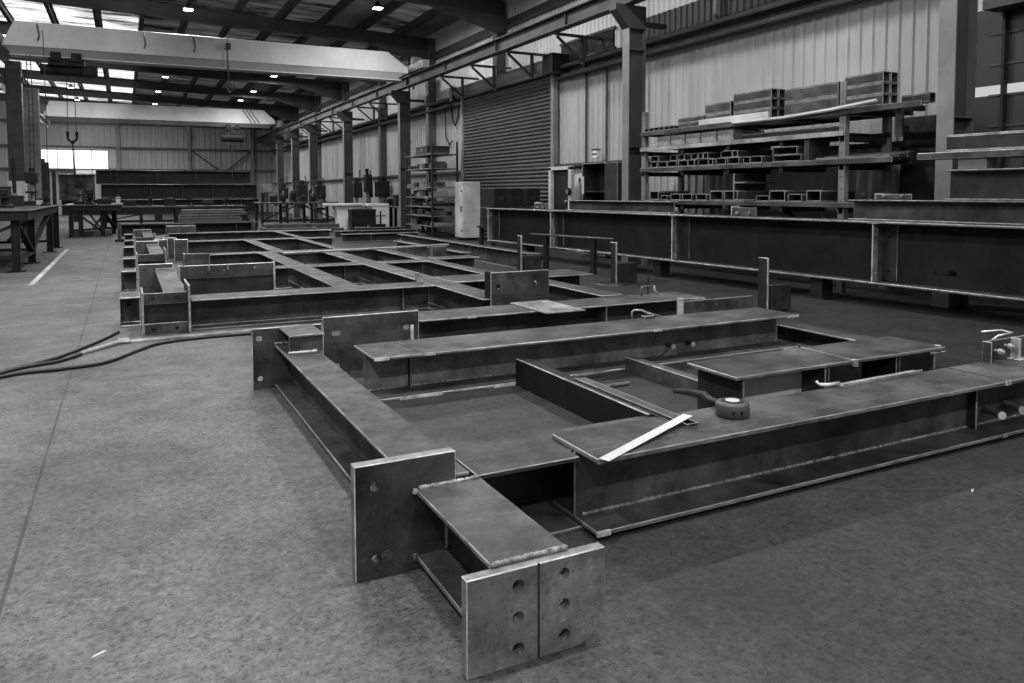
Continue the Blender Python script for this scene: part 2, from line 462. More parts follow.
# steel rule lying across the near flange
ZD = .3855
t = thing('steel_rule', 'pale steel rule lying at an angle across the near end of the beam flange', 'ruler', (1.915, 2.842, ZD), math.atan2(3.165 - 2.842, 2.70 - 1.915))
t.rotation_euler = (0, -math.atan2(.026, .80), t.rotation_euler[2]); t.location.z += .001
MB().box(-.01, .79, -.028, .028, 0, .003).build('blade', [M.pale, M.cut, M.bright], t, .0008)
tk = MB()
for i in range(37):
    tk.box(.02 + i * .02, .0215 + i * .02, -.027, -.027 + (.020 if i % 5 == 0 else .008), .003, .0034)
tk.build('graduation_marks', [M.dark], t)
# channel bar with hollow end
t = thing('steel_channel', 'dark narrow steel channel whose hollow end rests on the beam under the rule', 'channel', (2.545, 3.03, ZD))
MB().box(0, .075, 0, 1.1, 0, .004).box(0, .006, 0, 1.1, .004, .022).box(.069, .075, 0, 1.1, .004, .022).box(.006, .069, .09, 1.1, .016, .022).box(.006, .069, 0, .006, .004, .022).build('channel_body', [M.steel, M.cut, M.edge], t, .0015)

# tape measure
t = thing('tape_measure', 'rounded dark tape measure standing on the beam flange', 'tape measure', (2.915, 3.10, ZD))
MB().lathe([(.045, 0), (.082, .0), (.090, .01), (.090, .066), (.082, .078), (.070, .082), (.03, .082)], n=28).build('case', [M.tape], t, smooth=True)
MB().lathe([(.0, .082), (.040, .082), (.038, .086), (.0, .086)], n=24).build('dial_face', [M.pale], t)
MB().lathe([(.046, .082), (.060, .0825), (.060, .085), (.046, .085)], n=24).build('dial_rim', [M.rubber], t)
cm = MB()
for a, w in ((-2.25, .010), (-1.75, .012), (-.72, .010)):
    c, s_ = math.cos(a), math.sin(a)
    cm.bar((c * .0905, s_ * .0905, .025), (c * .0905, s_ * .0905, .048), .012, .003, 0, (c, s_, 0))
cm.build('case_marks', [M.black], t)
MB().tube([(.0, .088, .04), (.06, .25, .02), (.20, .45, -.02), (.32, .72, -.08), (.42, 1.0, -.15)], [.018, .022, .024, .022, .018], 8).build('wrist_strap', [M.rubber], t, smooth=True)

# pale angle bar leaning between the beams
t = thing('angle_bar', 'short pale angle bar lying along the back edge of the long beam flange', 'angle bar', (4.0, 3.27, ZD), .03)
MB().prism([(-.035, 0), (.035, 0), (.035, .006), (-.029, .006), (-.029, .022), (-.035, .022)], 'x', -.05, .74).build('bar', [M.edge, M.edge, M.bright], t, .002)
MB().tube([(-.05, 0, .02), (-.12, .02, .012), (-.19, .035, .02), (-.20, .05, .04)], [.012, .012, .01, .008], 8).build('bent_tang', [M.bright], t, smooth=True)
# bracket on the right part of the beam
t = thing('clamp_bracket', 'bolted steel bracket clamped upright on the beam flange near the butt weld', 'bracket', (5.43, 3.255, ZD))
MB().holed(0, .9, 0, .150, .0, .018, [(.52, .09, .014)], 'y').build('back_plate', [M.steel, M.cut, M.edge], t, .003, weld=True)
MB().box(-.012, .0, -.045, .02, 0, .150).build('end_plate', [M.steel, M.cut, M.bright], t, .003)
MB().box(.285, .30, -.07, .0, 0, .155).box(.25, .36, -.09, .0, 0, .008).build('clamp_arm', [M.bright], t, .003)
for x, z in ((.10, .075), (.22, .10)):
    b_ = MB().cyl((x, 0, z), (x, -.07, z), .012, 10).build('bolt', [M.edge], t)
    MB().cyl((x, -.03, z), (x, -.055, z), .022, 6).build('nut', [M.bright], b_)
MB().tube([(.04, .06, .205), (.20, .02, .21), (.22, -.05, .20), (.10, -.02, .185), (.06, 0, .15)], .007, 7).build('bent_rod', [M.bright], t, smooth=True)

# ---- E: the beam across the middle
E_ = beam('steel beam with paired studs on its web lying across the floor behind the tape measure', (1.655, 5.86, 0), 4.46, .345, .58, stiff=(.37,), sdep=.07, bev=.006, mats=[M.steel2, M.cut, M.edge], web_m=[M.steel3], tw=.016, tf=.024)
bead((.02, -.012, .03), (1.25, -.012, .03), .010, 41).build('weld_bead', [M.weld], E_, smooth=True)
for x in (3.0, 3.24):
    s_ = MB().cyl((x, -.008, .125), (x - .03, -.14, .128), .022, 12).build('shear_stud', [M.steel, M.cut, M.edge], E_)
    MB().cyl((x - .03, -.138, .128), (x - .0312, -.148, .128), .024, 12).build('stud_end', [M.bright], s_)
MB().prism([(2.93, .024), (3.10, .024), (3.08, .06), (3.0, .085)], 'y', -.05, -.04).build('gusset', [M.edge], E_)
for x0_, x1_, z0_, z1_ in ((.0, .12, .322, .346), (4.30, 4.462, .322, .346), (4.25, 4.461, -.001, .025), (.2, .55, -.001, .025), (1.0, 1.2, -.001, .025)):
    MB().box(x0_, x1_, -.2925, -.285, z0_, z1_).build('ground_tip', [M.bright], E_)
for x in (.40, 2.62):
    MB().box(x, x + .10, -.293, -.288, .324, .347).build('run_off_tab', [M.bright], E_)
bead((.33, .28, .346), (.40, -.285, .346), .004, 42).build('butt_weld', [M.dark], E_)
# the clamp and lug on its top
t = thing('hook_clamp', 'small pale hook clamp gripping the back edge of the middle beam', 'clamp', (4.45, 6.12, .345))
MB().tube([(0, .02, 0), (0, .02, .07), (.02, .01, .09), (.09, -.02, .085), (.16, -.02, .05), (.32, -.02, .012)], [.010, .010, .010, .010, .013, .007], 8).build('hook', [M.edge], t, smooth=True)
MB().box(.10, .22, -.05, 0, 0, .03).build('jaw', [M.steel, M.cut, M.bright], t, .003)
t = thing('flat_bar', 'perforated flat bar standing on edge behind the far end of the middle beam', 'flat bar', (5.15, 6.26, .0))
MB().holed(0, 1.02, .30, .455, 0, .016, [(.3, .40, .012), (.5, .40, .016), (.86, .41, .016)], 'y').build('bar', SE, t, .005, weld=True)
MB().box(-.02, .03, -.02, .03, .30, .49).build('end_lug', [M.bright], t, .003)
MB().box(.4, .48, .0, .2, 0, .33).build('foot_block', [M.steel], t, .003)

# ---- F, F2 channels between the beams
def channel(label, loc, L, h, w, rotz=0, group=None, mats=None):
    t = thing('steel_channel', label, 'channel', loc, rotz, group)
    MB().box(0, L, -.006, .006, 0, h).build('web', mats or SE, t, .004)
    MB().box(0, L, -w, -.006, h - .012, h).build('flange', mats or SE, t, .003)
    MB().box(0, L, -w, -.006, 0, .012).build('flange', mats or SE, t, .003)
    return t
channel('dark deep steel channel bridging the two beams beside the steel rule', (2.86, 3.42, 0), 2.14, .225, .10, R90, mats=[M.black, M.cut, M.edge])
channel('low steel channel running from the middle beam to the short stiffened beam', (3.97, 4.35, 0), 1.22, .125, .09, R90, mats=[M.steel, M.cut, M.edge])
for i, (x, y, l_) in enumerate(((3.28, 5.12, .42), (3.1, 5.45, .6))):
    t = thing('round_bar', ['short pale round bar lying on the concrete beside the dark deep channel', 'round bar lying under the front edge of the middle beam flange'][i], 'round bar', (x, y, .016 + .021 * i), .05)
    MB().cyl((0, 0, 0), (l_, 0, 0), .015, 12).build('bar', [M.cut], t)
t = thing('bolt_assembly', 'loose bolt and nut lying just behind the tape measure strap', 'bolt', (3.06, 3.42, .30))
MB().box(-.06, .3, -.1, .1, -.30, -.03).build('packing_block', [M.dark, M.steel], t, .004)
b_ = MB().cyl((0, 0, 0), (.17, -.015, 0), .016, 12).build('shank', [M.steel], t)
MB().cyl((-.005, 0, 0), (.015, 0, 0), .03, 6).build('head', [M.edge], b_)
MB().cyl((.15, -.015, 0), (.185, -.015, 0), .022, 8).build('nut', [M.edge], b_)

# ---- G: short stiffened beam behind the near beam
G = thing('steel_beam', 'short steel beam with closely spaced stiffeners just behind the tape measure', 'beam', (3.54, 3.98, 0))
MB().box(0, 2.16, -.25, .25, .361, .387).build('flange', [M.steel2, M.cut, M.edge], G, .005)
MB().box(0, 2.05, -.25, .25, 0, .022).build('flange', SE, G, .005)
MB().box(.10, .85, .06, .074, .022, .361).build('web', [M.edge], G)  # web paler in this bay: light put into its colour
MB().box(.10, .85, -.02, .058, .022, .285).build('lit_bay_panel', [M.pale], G)  # added pale panel imitating the lit lower half of the bay
MB().box(.86, 2.0, .06, .074, .022, .361).build('web', SE, G)
for x, m in ((.09, M.dark), (.86, M.steel), (1.62, M.dark), (1.99, M.dark)):
    MB().box(x - .008, x + .008, -.225, .225, .022, .361).build('stiffener', [m, M.edge], G, .003)
MB().box(.88, 1.22, -.235, -.222, .022, .355).build('side_plate', [M.dark, M.cut, M.edge], G, .003)
MB().box(1.64, 2.0, -.235, -.222, .022, .355).build('side_plate', [M.dark, M.cut, M.edge], G, .003)
bead((1.13, .245, .388), (1.10, -.245, .388), .005, 51).build('butt_weld', [M.edge], G, smooth=True)
for x, y in ((1.11, -.251), (2.12, -.2)):
    MB().box(x, x + .03, y - .02, y + .02, .34, .392).build('run_off_tab', [M.bright], G, .002)
# ---- flat plates on the floor between the frames
def plate(label, x0, x1, y0, y1, z0, th, m=None, name='steel_plate', rot=0):
    t = thing(name, label, 'steel plate', ((x0 + x1) / 2, (y0 + y1) / 2, z0), rot)
    MB().box(-(x1 - x0) / 2, (x1 - x0) / 2, -(y1 - y0) / 2, (y1 - y0) / 2, 0, th).build('plate', [m or M.steel, M.cut, M.edge], t, .004)
    return t
beam('low steel beam lying behind the far end of the short stiffened beam', (6.35, 4.25, 0), 2.6, .18, .3, R90, bev=.006)
plate('pale flat steel plate on the concrete beyond the far end of the middle beam', 6.5, 7.0, 5.7, 7.2, .0, .02, M.steel2)

# ------------------------------------------------------------------ the second welded frame
def xbeam(label, x0, x1, yf, w=.5, h=.36, stiff=(), z=0, **k):
    return beam(label, (x0, yf + w / 2, z), x1 - x0, h, w, 0, stiff=stiff, bev=k.pop('bev', .008), mats=k.pop('mats', [M.steel2, M.cut, M.edge]), **k)
def ybeam(label, xc, y0, y1, w=.3, h=.36, z=0, **k):
    return beam(label, (xc, y0, z), y1 - y0, h, w, R90, bev=k.pop('bev', .008), mats=k.pop('mats', [M.steel2, M.cut, M.edge]), stiff_side=1, **k)

HB = xbeam('wide steel beam lying behind the upright slotted plate with a thin plate across its flange', 2.56, 6.16, 7.03, .56, .345, stiff=(2.2,))
plate('thin pale plate lying across the flange of the wide beam before the two-hole end plate', 3.84, 4.32, 6.78, 7.62, .346, .014, M.edge)
for x0_, x1_, z0_ in ((3.45, 3.602, .325), (.5, .6, .325)): MB().box(x0_, x1_, -.2825, -.275, z0_, z0_ + .021).build('ground_tip', [M.bright], HB)
t = thing('hook_clamp', 'small pale screw clamp standing on the wide beam beside the rusted support post', 'clamp', (5.56, 7.48, .346))
MB().tube([(0, 0, 0), (0, 0, .10), (.03, 0, .11), (.2, .02, .11)], .009, 7).build('jaw', [M.cut], t, smooth=True)
MB().tube([(.2, .02, .11), (.21, .02, .05), (.25, .0, .0)], .014, 7).build('jaw', [M.edge], t, smooth=True)
MB().cyl((.11, .02, .0), (.11, .02, .24), .010, 8).build('screw', [M.dark], t)

# the far frame: one welded grid of beams
FR = thing('steel_grillage', 'large welded grid of steel beams covering the floor beyond the near frame', 'steel frame', (3.0, 15.0, 0))
FM = [M.steel2, M.cut, M.edge]
def fx(x0, x1, yf, w=.5, h=.36, stiff=()):
    p = imesh(MB(), x1 - x0, h, w, .02, .014).build('cross_beam', FM, FR, .008, loc=(x0 - 3.0, yf + w / 2 - 15.0, 0))
    for x in stiff: MB().box(x - .008, x + .008, -.11, -.007, .02, h - .02).build('stiffener', FM, p, .006)
    return p
def fy(xc, y0, y1, w=.3, h=.36):
    return imesh(MB(), y1 - y0, h, w, .02, .014).build('long_beam', FM, FR, .008, loc=(xc - 3.0, y0 - 15.0, 0), rotz=R90)
ym = [9.53, 13.0, 16.45, 21.2, 25.6]
p = fy(3.87, 8.0, 16.44, .37)
p['label'] = 'long beam with upright two-hole end plate'
MB().holed(-.68, .10, -.02, .67, -.03, .0, [(-.50, .52, .028), (.0, .50, .028), (-.52, .36, .018), (-.34, .53, .01), (-.20, .53, .01)], 'x').build('end_plate', [M.steel, M.cut, M.edge], p, .008, weld=True)
MB().box(-.02, .14, .075, .10, 0, .67).build('end_plate_return', [M.black], p)
fx(.664, 3.675, 9.53, .5, stiff=(2.62,))
fy(2.62, 10.04, 16.44, .33)
fy(5.0, 10.56, 16.44, .26)
fx(2.79, 3.68, 13.0, .42, stiff=(.6,)); fx(4.06, 4.86, 13.0, .42); fx(1.9, 2.45, 13.0, .42)
fx(4.06, 6.35, 9.75, .8, stiff=(.5,))
fx(1.05, 5.2, 16.45, .42)
fx(1.2, 5.2, 21.2, .5)
fx(1.2, 6.2, 25.6, .6)
fy(2.92, 16.88, 21.19, .27); fy(4.25, 16.88, 21.19, .2); fy(4.4, 21.71, 25.59, .2)
ybeam('short steel beam joining the wide beam to the cross beam near the support posts', 5.23, 7.62, 9.7, .3)
ybeam('long steel beam running towards the pale locker', 7.42, 13.6, 22.0, .26)
xbeam('short cross stub with an open end beside the pale batten support', 5.2, 6.08, 13.35, .5)
ybeam('thin steel beam lying between the pale batten and the plate girder', 6.3, 14.5, 19.0, .22)
for i, (x0, x1, y, w_, lb) in enumerate(((6.6, 9.6, 26.6, .4, 'low steel beam lying on the floor in front of the pale machine table'), (6.3, 8.9, 24.4, .5, 'low steel beam lying before the locker, second from the pale machine table'), (7.9, 9.8, 28.6, .4, 'low steel beam lying right at the foot of the pale machine table'))):
    xbeam(lb, x0, x1, y, w_, .26, stiff=(.9,))
for i, (x, y) in enumerate(((8.4, 23.0), (8.9, 25.6))):
    for k in range(3):
        plate(['bottom', 'middle', 'top'][k] + (' plate of the small stack beside the locker' if i == 0 else ' plate of the small stack before the pale machine table'), x - .7 + .06 * k, x + .7 - .1 * k, y - .4, y + .4 - .05 * k, .05 * k, .049, M.steel2)
# pale batten
t = thing('steel_batten', 'long pale steel batten laid slantwise across the far frame', 'batten', (2.5, 13.97, .50), math.atan2(14.71 - 13.97, 5.97 - 2.5))
MB().box(0, 3.56, -.05, .05, 0, .035).build('batten', [M.edge, M.cut, M.bright], t, .006)
t = thing('support_block', 'short box-section block holding up the end of the pale batten', 'support block', (5.72, 14.62, .0))
MB().box(-.16, .16, -.08, .08, 0, .498).build('block', SE, t, .006)
MB().box(-.2, -.17, -.1, .1, 0, .48).build('side_lug', [M.steel, M.cut, M.edge], t, .004)
for (x, y), lb in (((3.55, 9.9), 'front cross beam'), ((4.62, 8.35), 'cross beam behind the two-hole end plate')):
    t = thing('hook_clamp', 'small pale angle clamp standing on the ' + lb, 'clamp', (x, y, .362 if y > 9 else .0))
    h = 0 if y > 9 else .36
    MB().prism([(0, h), (.10, h), (.10, h + .03), (.03, h + .14), (0, h + .14)], 'y', -.05, .05).build('clamp_body', [M.edge], t, .004)
    MB().cyl((.05, 0, 0), (.05, 0, h + .05), .02, 8).build('clamp_foot', [M.dark], t)

# deep channel plate with a row of holes
t = thing('channel_plate', 'deep folded steel plate with a row of holes along its upper lip', 'steel channel', (.66, 11.5, 0))
MB().holed(0, 1.27, .40, .59, 0, .02, [(.12, .50, .02), (.29, .50, .02), (.58, .50, .016), (.80, .53, .016), (1.0, .53, .016)], 'y').build('upper_lip', [M.steel, M.cut, M.edge], t, .008, weld=True)
MB().box(0, 1.27, .06, .075, .10, .41).build('web', [M.dark, M.cut, M.edge], t)
MB().box(0, 1.27, 0, .075, .0, .10).build('lower_lip', SE, t, .008)
for x in (-.012, 1.272):
    MB().box(x - .012, x + .012, -.01, .10, 0, .60).build('end_plate', [M.steel, M.cut, M.bright], t, .01)
for x in (.37, .62):
    MB().box(x, x + .02, -.012, .0, .50, .595).build('tack_lug', [M.edge], t, .003)

# boxed column ends, repeated along the bay
def column_end(label, x, y):
    t = thing('column_end', label, 'steel column', (x, y, 0), 0, None)
    MB().box(0, .022, 0, .62, 0, .487).build('side_plate', [M.steel, M.cut, M.bright], t, .008)
    MB().box(.478, .50, -.12, .62, .02, .56).build('side_plate', [M.steel, M.cut, M.bright], t, .008)
    MB().holed(.022, .478, .345, .475, .01, .03, [(.12, .41, .018), (.36, .41, .018)], 'y').build('upper_strip', SE, t, .006, weld=True)
    MB().holed(.022, .478, .01, .13, .01, .03, [(.12, .06, .022), (.36, .06, .022)], 'y').build('lower_strip', SE, t, .006, weld=True)
    MB().box(.022, .478, .12, .14, .0, .45).build('web', [M.dark], t)
    MB().box(.24, .50, .14, 3.15, .425, .45).build('shaft_flange', [M.steel2, M.cut, M.edge], t, .006)
    MB().box(.24, .50, .14, 3.15, .06, .085).build('shaft_flange', SE, t, .006)
    MB().box(.36, .375, .14, 3.15, .085, .425).build('shaft_web', [M.dark], t)
    MB().holed(.02, .49, .0, .542, 3.15, 3.18, [(.10, .45, .022)], 'y').build('base_plate', [M.steel, M.cut, M.bright], t, .008, weld=True)
    bead((.25, 3.14, .46), (.49, 3.14, .46), .014, 61).build('weld_bead', [M.edge], t)
    for yy in (.98, 4.45):
        b = imesh(MB(), .22, .36, .55, .022, .015, (-.22, yy, 0)).build('side_stub', [M.steel2, M.cut, M.bright], t, .008)
        MB().cyl((-.12, yy - .02, .24), (-.12, yy - .005, .24), .014, 8).build('stub_hole', [M.black], b)
    return t
c0 = column_end('nearest boxed column end of the row beside the hoses', .138, 9.44)
c0['label'] = 'boxed column end beside the hoses and pale strip'
c1 = dup(c0, (.165, 15.57, 0), label='boxed column end standing behind the one by the hoses')
c2 = dup(c0, (.19, 21.7, 0), label='boxed column end at the far end of the row')
t = thing('steel_plate', 'small dark end plate standing just behind the deep folded plate', 'steel plate', (.95, 15.3, 0))
MB().box(0, .45, 0, .025, 0, .48).box(.0, .03, .025, .3, 0, .48).build('plate', SE, t, .01)
for i, (x, y) in enumerate(((.72, 19.6), (.95, 20.3), (1.15, 19.5))):
    t = thing('steel_plate', ['bright-edged upright plate between the far boxed column ends', 'bright-edged upright plate second in the row between the boxed column ends', 'bright-edged upright plate at the wall side of the far boxed column ends'][i], 'steel plate', (x, y, 0))
    MB().box(-.14, .16, 0, .03, 0, .52).box(-.14, -.11, .03, .3, 0, .52).build('plate', [M.steel, M.cut, M.bright], t, .012)

# hoses and strip on the floor
t = thing('welding_hose', 'black hose curving over the floor from the aisle to the boxed column end', 'hose', (0, 0, 0))
def hose(lb, pts, r=.017):
    t = thing('welding_hose', lb, 'hose', (pts[0][0], pts[0][1], 0))
    # smooth the path
    P = [Vector((x - pts[0][0], y - pts[0][1], r)) for x, y in pts]; Q = []
    for i in range(len(P) - 1):
        a, b, c, d = P[max(i - 1, 0)], P[i], P[i + 1], P[min(i + 2, len(P) - 1)]
        for k in range(8):
            u = k / 8
            Q.append(.5 * ((2 * b) + (c - a) * u + (2 * a - 5 * b + 4 * c - d) * u * u + (3 * b - a - 3 * c + d) * u ** 3))
    Q.append(P[-1])
    MB().tube(Q, r, 8).build('hose', [M.rubber], t, smooth=True)
    return t
bpy.data.objects.remove(t)
hose('black hose running from the aisle to the stub of the boxed column end', [(-5.2, 5.2), (-3.2, 5.7), (-1.75, 6.95), (-1.03, 8.03), (-.64, 8.46), (-.3, 9.2), (-.1, 9.75)])
hose('black hose ending in a pale wrapped length on the aisle floor', [(-5.2, 4.9), (-3.0, 5.5), (-1.6, 7.0), (-.98, 8.04), (-.60, 8.30), (-.42, 8.57)])
hose('black hose looping in front of the boxed column end towards the column shaft', [(-5.2, 4.6), (-2.8, 5.4), (-1.5, 7.2), (-.95, 7.85), (-.55, 7.92), (-.2, 8.04), (.05, 8.45), (.3, 8.80), (.7, 8.93), (1.3, 8.94)])
t = thing('packing_strip', 'pale flattened strip lying on the floor in front of the boxed column end', 'strip', (-.05, 9.10, .0), math.atan2(.1, 1.5))
MB().box(0, 1.9, -.06, .06, 0, .022).build('strip', [M.edge], t, .004)
MB().tube([(-.40, -.46, .015), (-.2, -.25, .02), (0, 0, .02)], .025, 8).build('wrapped_tail', [M.edge], t, smooth=True)
MB().box(-.07, .07, -.09, .09, .0, .045).build('knot', [M.edge], t, .02)
t = thing('floor_tape', 'pale line of worn tape marking the aisle beside the work table', 'floor marking', (-1.5, 15.6, .001))
MB().box(-.045, .045, 0, 9.6, 0, .004).build('tape', [plain('worn_tape', .40, .7, 0, .5, 2)], t)
MB().box(-1.5, 0, -.16, -.08, 0, .003).build('tape', [plain('worn_tape_dark', .12, .7, 0, .5, 2)], t)
for i, (x, y) in enumerate(((4.0, 2.44), (-.12, 2.93))):
    t = thing('metal_offcut', ['tiny bright metal offcut lying on the bare floor beyond the long beam', 'tiny pale scrap lying on the concrete in front of the column base plate'][i], 'scrap', (x, y, 0), .4)
    MB().prism([(-.028, 0), (.028, .004), (.018, .014), (-.012, .010)], 'z', 0, .004).build('offcut', [M.bright], t)

# ------------------------------------------------------------------ plate girder on stands along the wall side
ga = math.atan2(-13.7, .75)
GO = Vector((8.55 + .25, 18.3, .32))
gd = Vector((math.cos(ga), math.sin(ga)))
def gpt(y, off=0.0):
    s = (GO.y - y) / -gd.y; return (GO.x + gd.x * s + off, y)
t = thing('plate_girder', 'long deep plate girder with hole-punched stiffeners resting on stands', 'girder', GO, ga)
LG = 16.5
HG = .87
MB().box(0, LG, -.25, .25, HG - .03, HG).build('flange', [M.steel, M.cut, M.edge], t, .008)
MB().box(0, LG, -.25, .25, 0, .03).build('flange', [M.steel, M.cut, M.edge], t, .008)
MB().holed(.0, LG, .03, HG - .03, -.008, .008, [(12.1, .22, .035, .11)], 'y').build('web', [M.black], t, weld=True)
for x in (.02, 3.05, 7.15, 11.20):
    MB().holed(-.248, -.115, .03, HG - .03, x, x + .02, [(-.18, .17, .022), (-.18, .70, .028)], 'x').build('stiffener', [M.steel3, M.cut, M.bright], t, .010, weld=True)
    MB().box(x + .003, x + .017, -.115, -.008, .03, HG - .03).build('stiffener', [M.steel], t)
    MB().holed(x + .03, x + .24, .05, HG - .06, -.030, -.009, [(x + .12, .18, .022), (x + .12, .66, .022)], 'y').build('splice_plate', [M.dark, M.cut, M.edge], t, .004, weld=True)
    MB().box(x - .06, x + .10, -.256, -.242, HG - .035, HG + .006).build('cap_cleat', [M.edge], t, .003)
# stands
def stand(label, y, xf, hp=.73):
    t = thing('support_stand', label, 'support stand', (xf, y, 0))
    MB().lathe([(.0, 0), (.30, 0), (.28, .018), (.0, .018)], n=20).build('base_disc', [M.dark], t)
    MB().box(-.016, .016, -.085, .085, .018, hp).build('upright_bar', [M.dark, M.edge, M.bright], t, .006)
    MB().box(.10, .46, -.05, .10, .018, .36).build('stand_block', [M.dark, M.steel], t, .006)
    return t
stand('support stand with an upright bar rising behind the end of the middle beam', 7.45, 7.52)
stand('support stand with a tall upright bar on a round base under the pointed strip', 11.0, 7.58)
stand('support stand with an upright bar near the far end of the plate girder', 13.2, 6.87, .76)
for i, (y, lb) in enumerate(((16.6, 'dark bearer block under the far end of the plate girder'), (11.7, 'dark bearer block under the girder beyond its middle stiffener'), (8.1, 'dark bearer block under the girder before its slotted web opening'), (5.0, 'dark bearer block under the near stretch of the plate girder'))):
    x = gpt(y)[0]
    t = thing('bearer_block', lb, 'bearer', (x, y, 0))
    MB().box(-.12, .12, -.11, .11, .03, .318).build('block', [M.dark, M.steel], t, .006)
    MB().box(-.2, .2, -.2, .2, 0, .03).build('foot_plate', [M.dark], t)
t = thing('steel_strip', 'thin pointed steel strip lying level on two dark props before the girder', 'steel strip', (8.24, 12.02, .71), math.atan2(14.36 - 12.02, 7.75 - 8.24))
MB().prism([(0, -.03), (.5, -.09), (1.4, -.12), (2.1, -.06), (2.42, 0), (2.1, .05), (1.2, .08), (.2, .04)], 'z', -.012, .014).build('strip', SE, t, .003)
for x in (.5, 1.9): MB().box(x - .05, x + .05, -.04, .04, -.71, -.013).build('prop', [M.black], t)
# beams and cleats lying on the girder
t = beam('steel beam lying on top of the girder in front of the open steel cabinet', (*gpt(14.9, .05), 1.192), 3.5, .23, .22, ga, bev=.006)
t = beam('steel beam lying on top of the girder under the stacked dark beam', (*gpt(7.66, .10), 1.192), 4.6, .29, .26, ga, bev=.006)
for i, (y, lb) in enumerate(((9.75, 'bolted pale-edged cleat standing on the girder in front of the stock rack'), (16.0, 'pale-edged cleat standing on the girder near the roller shutter'), (7.25, 'bolted cleat standing on the beam that lies on the girder'))):
    z = 1.192 if i < 2 else 1.484
    t = thing('angle_cleat', lb, 'cleat', (*gpt(y, -.1 if i < 2 else .08), z), ga)
    MB().box(0, .02, -.1, .1, 0, .17 if i < 2 else .09).build('upright_leg', [M.steel, M.cut, M.bright], t, .01)
    MB().holed(.02, .55, 0, .15 if i < 2 else .08, -.1, -.085, [(.15, .05, .015), (.4, .05, .015)], 'y').build('side_leg', SE, t, .005, weld=True)
    for x in (.16, .42): MB().cyl((x, -.10, .06), (x, -.14, .06), .022, 6).build('bolt', [M.edge], t)
gx = gpt(5.5, .1)[0]
beam('dark steel beam stacked on the girder beams at the open shutter', (*gpt(6.26, .1), 1.485), 3.4, .39, .26, ga, bev=.006, mats=[M.dark, M.cut, M.edge])
t = thing('packing_block', 'short packing block between the stacked dark beam and the long flat bar', 'packing block', (*gpt(6.1, .1), 1.876), ga)
MB().box(0, .35, -.12, .12, 0, .138).build('block', [M.grey, M.cut, M.edge], t, .004)
t = thing('packing_block', 'second packing block holding the long flat bar further along the dark beam', 'packing block', (*gpt(4.2, .1), 1.876), ga)
MB().box(0, .35, -.12, .12, 0, .138).build('block', [M.grey, M.cut, M.edge], t, .004)
t = thing('flat_bar', 'long flat steel bar with a pale torn end high on the stacked beams', 'flat bar', (*gpt(6.62, .1), 2.016), ga)
MB().box(0, 4.0, -.16, .16, 0, .086).build('bar', [M.steel2, M.cut, M.bright], t, .008)
t = thing('box_section', 'bright-ended box section lying on the long flat bar', 'box section', (*gpt(6.26, .1), 2.104), ga)
def rhs(mb, L, w, h, th=.012, o=(0, 0, 0)):
    x, y, z = o
    mb.box(x, x + L, y - w / 2, y + w / 2, z, z + th).box(x, x + L, y - w / 2, y + w / 2, z + h - th, z + h)
    mb.box(x, x + L, y - w / 2, y - w / 2 + th, z + th, z + h - th).box(x, x + L, y + w / 2 - th, y + w / 2, z + th, z + h - th)
    return mb
rhs(MB(), 3.6, .24, .215, .02).build('tube', [M.dark, M.cut, M.bright], t, .006)

# ------------------------------------------------------------------ the building
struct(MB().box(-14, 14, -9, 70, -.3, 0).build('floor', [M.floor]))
def cladding(name, axis, a0, a1, fixed, z0, z1, mat, pitch=.25, depth=.035, sgn=1, back=.12):
    """trapezoidal rib sheeting; ribs stand towards -sgn"""
    pts = [(a0, fixed)]
    a = a0
    while a < a1 - pitch:
        pts += [(a + pitch * .55, fixed), (a + pitch * .65, fixed - sgn * depth), (a + pitch * .85, fixed - sgn * depth), (a + pitch * .95, fixed)]
        a += pitch
    pts += [(a1, fixed), (a1, fixed + sgn * back), (a0, fixed + sgn * back)]
    mb = MB()
    n = len(pts); vs = []
    for z in (z0, z1):
        for u, v in pts: vs.append((v, u, z) if axis == 'y' else (u, v, z))
    fs = [(i, (i + 1) % n, n + (i + 1) % n, n + i) for i in range(n)]
    mb.add(vs, fs)
    return struct(mb.build(name, [mat]))
WX = 11.5
def roofz(x): return 8.42 - .037 * (x - 4)
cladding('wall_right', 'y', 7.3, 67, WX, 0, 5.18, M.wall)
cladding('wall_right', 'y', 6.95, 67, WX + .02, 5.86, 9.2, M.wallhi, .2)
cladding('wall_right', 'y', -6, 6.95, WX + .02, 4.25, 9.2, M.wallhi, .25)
# dark strip of high translucent glazing
cladding('window_2', 'y', 6.95, 15.9, WX + .03, 5.18, 5.86, M.walld, .2)
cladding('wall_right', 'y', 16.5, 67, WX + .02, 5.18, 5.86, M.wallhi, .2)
struct(MB().box(WX - .05, WX + .02, 16.7, 19.35, 5.38, 5.83).build('window_3', [M.black]))
tr = MB()
tr.box(WX - .08, WX - .02, 16.6, 19.4, 5.83, 5.90).box(WX - .08, WX - .02, 16.6, 19.4, 5.32, 5.38).box(WX - .08, WX - .02, 18.0, 18.06, 5.32, 5.9)
struct(tr.build('trim_1', [M.roofst]))
for i, y in enumerate((9.9, 12.75)):
    struct(MB().box(WX - .12, WX - .0, y, y + .09, 5.15, 6.6).build('trim_%d' % (2 + i), [M.col if i else M.roofst]))
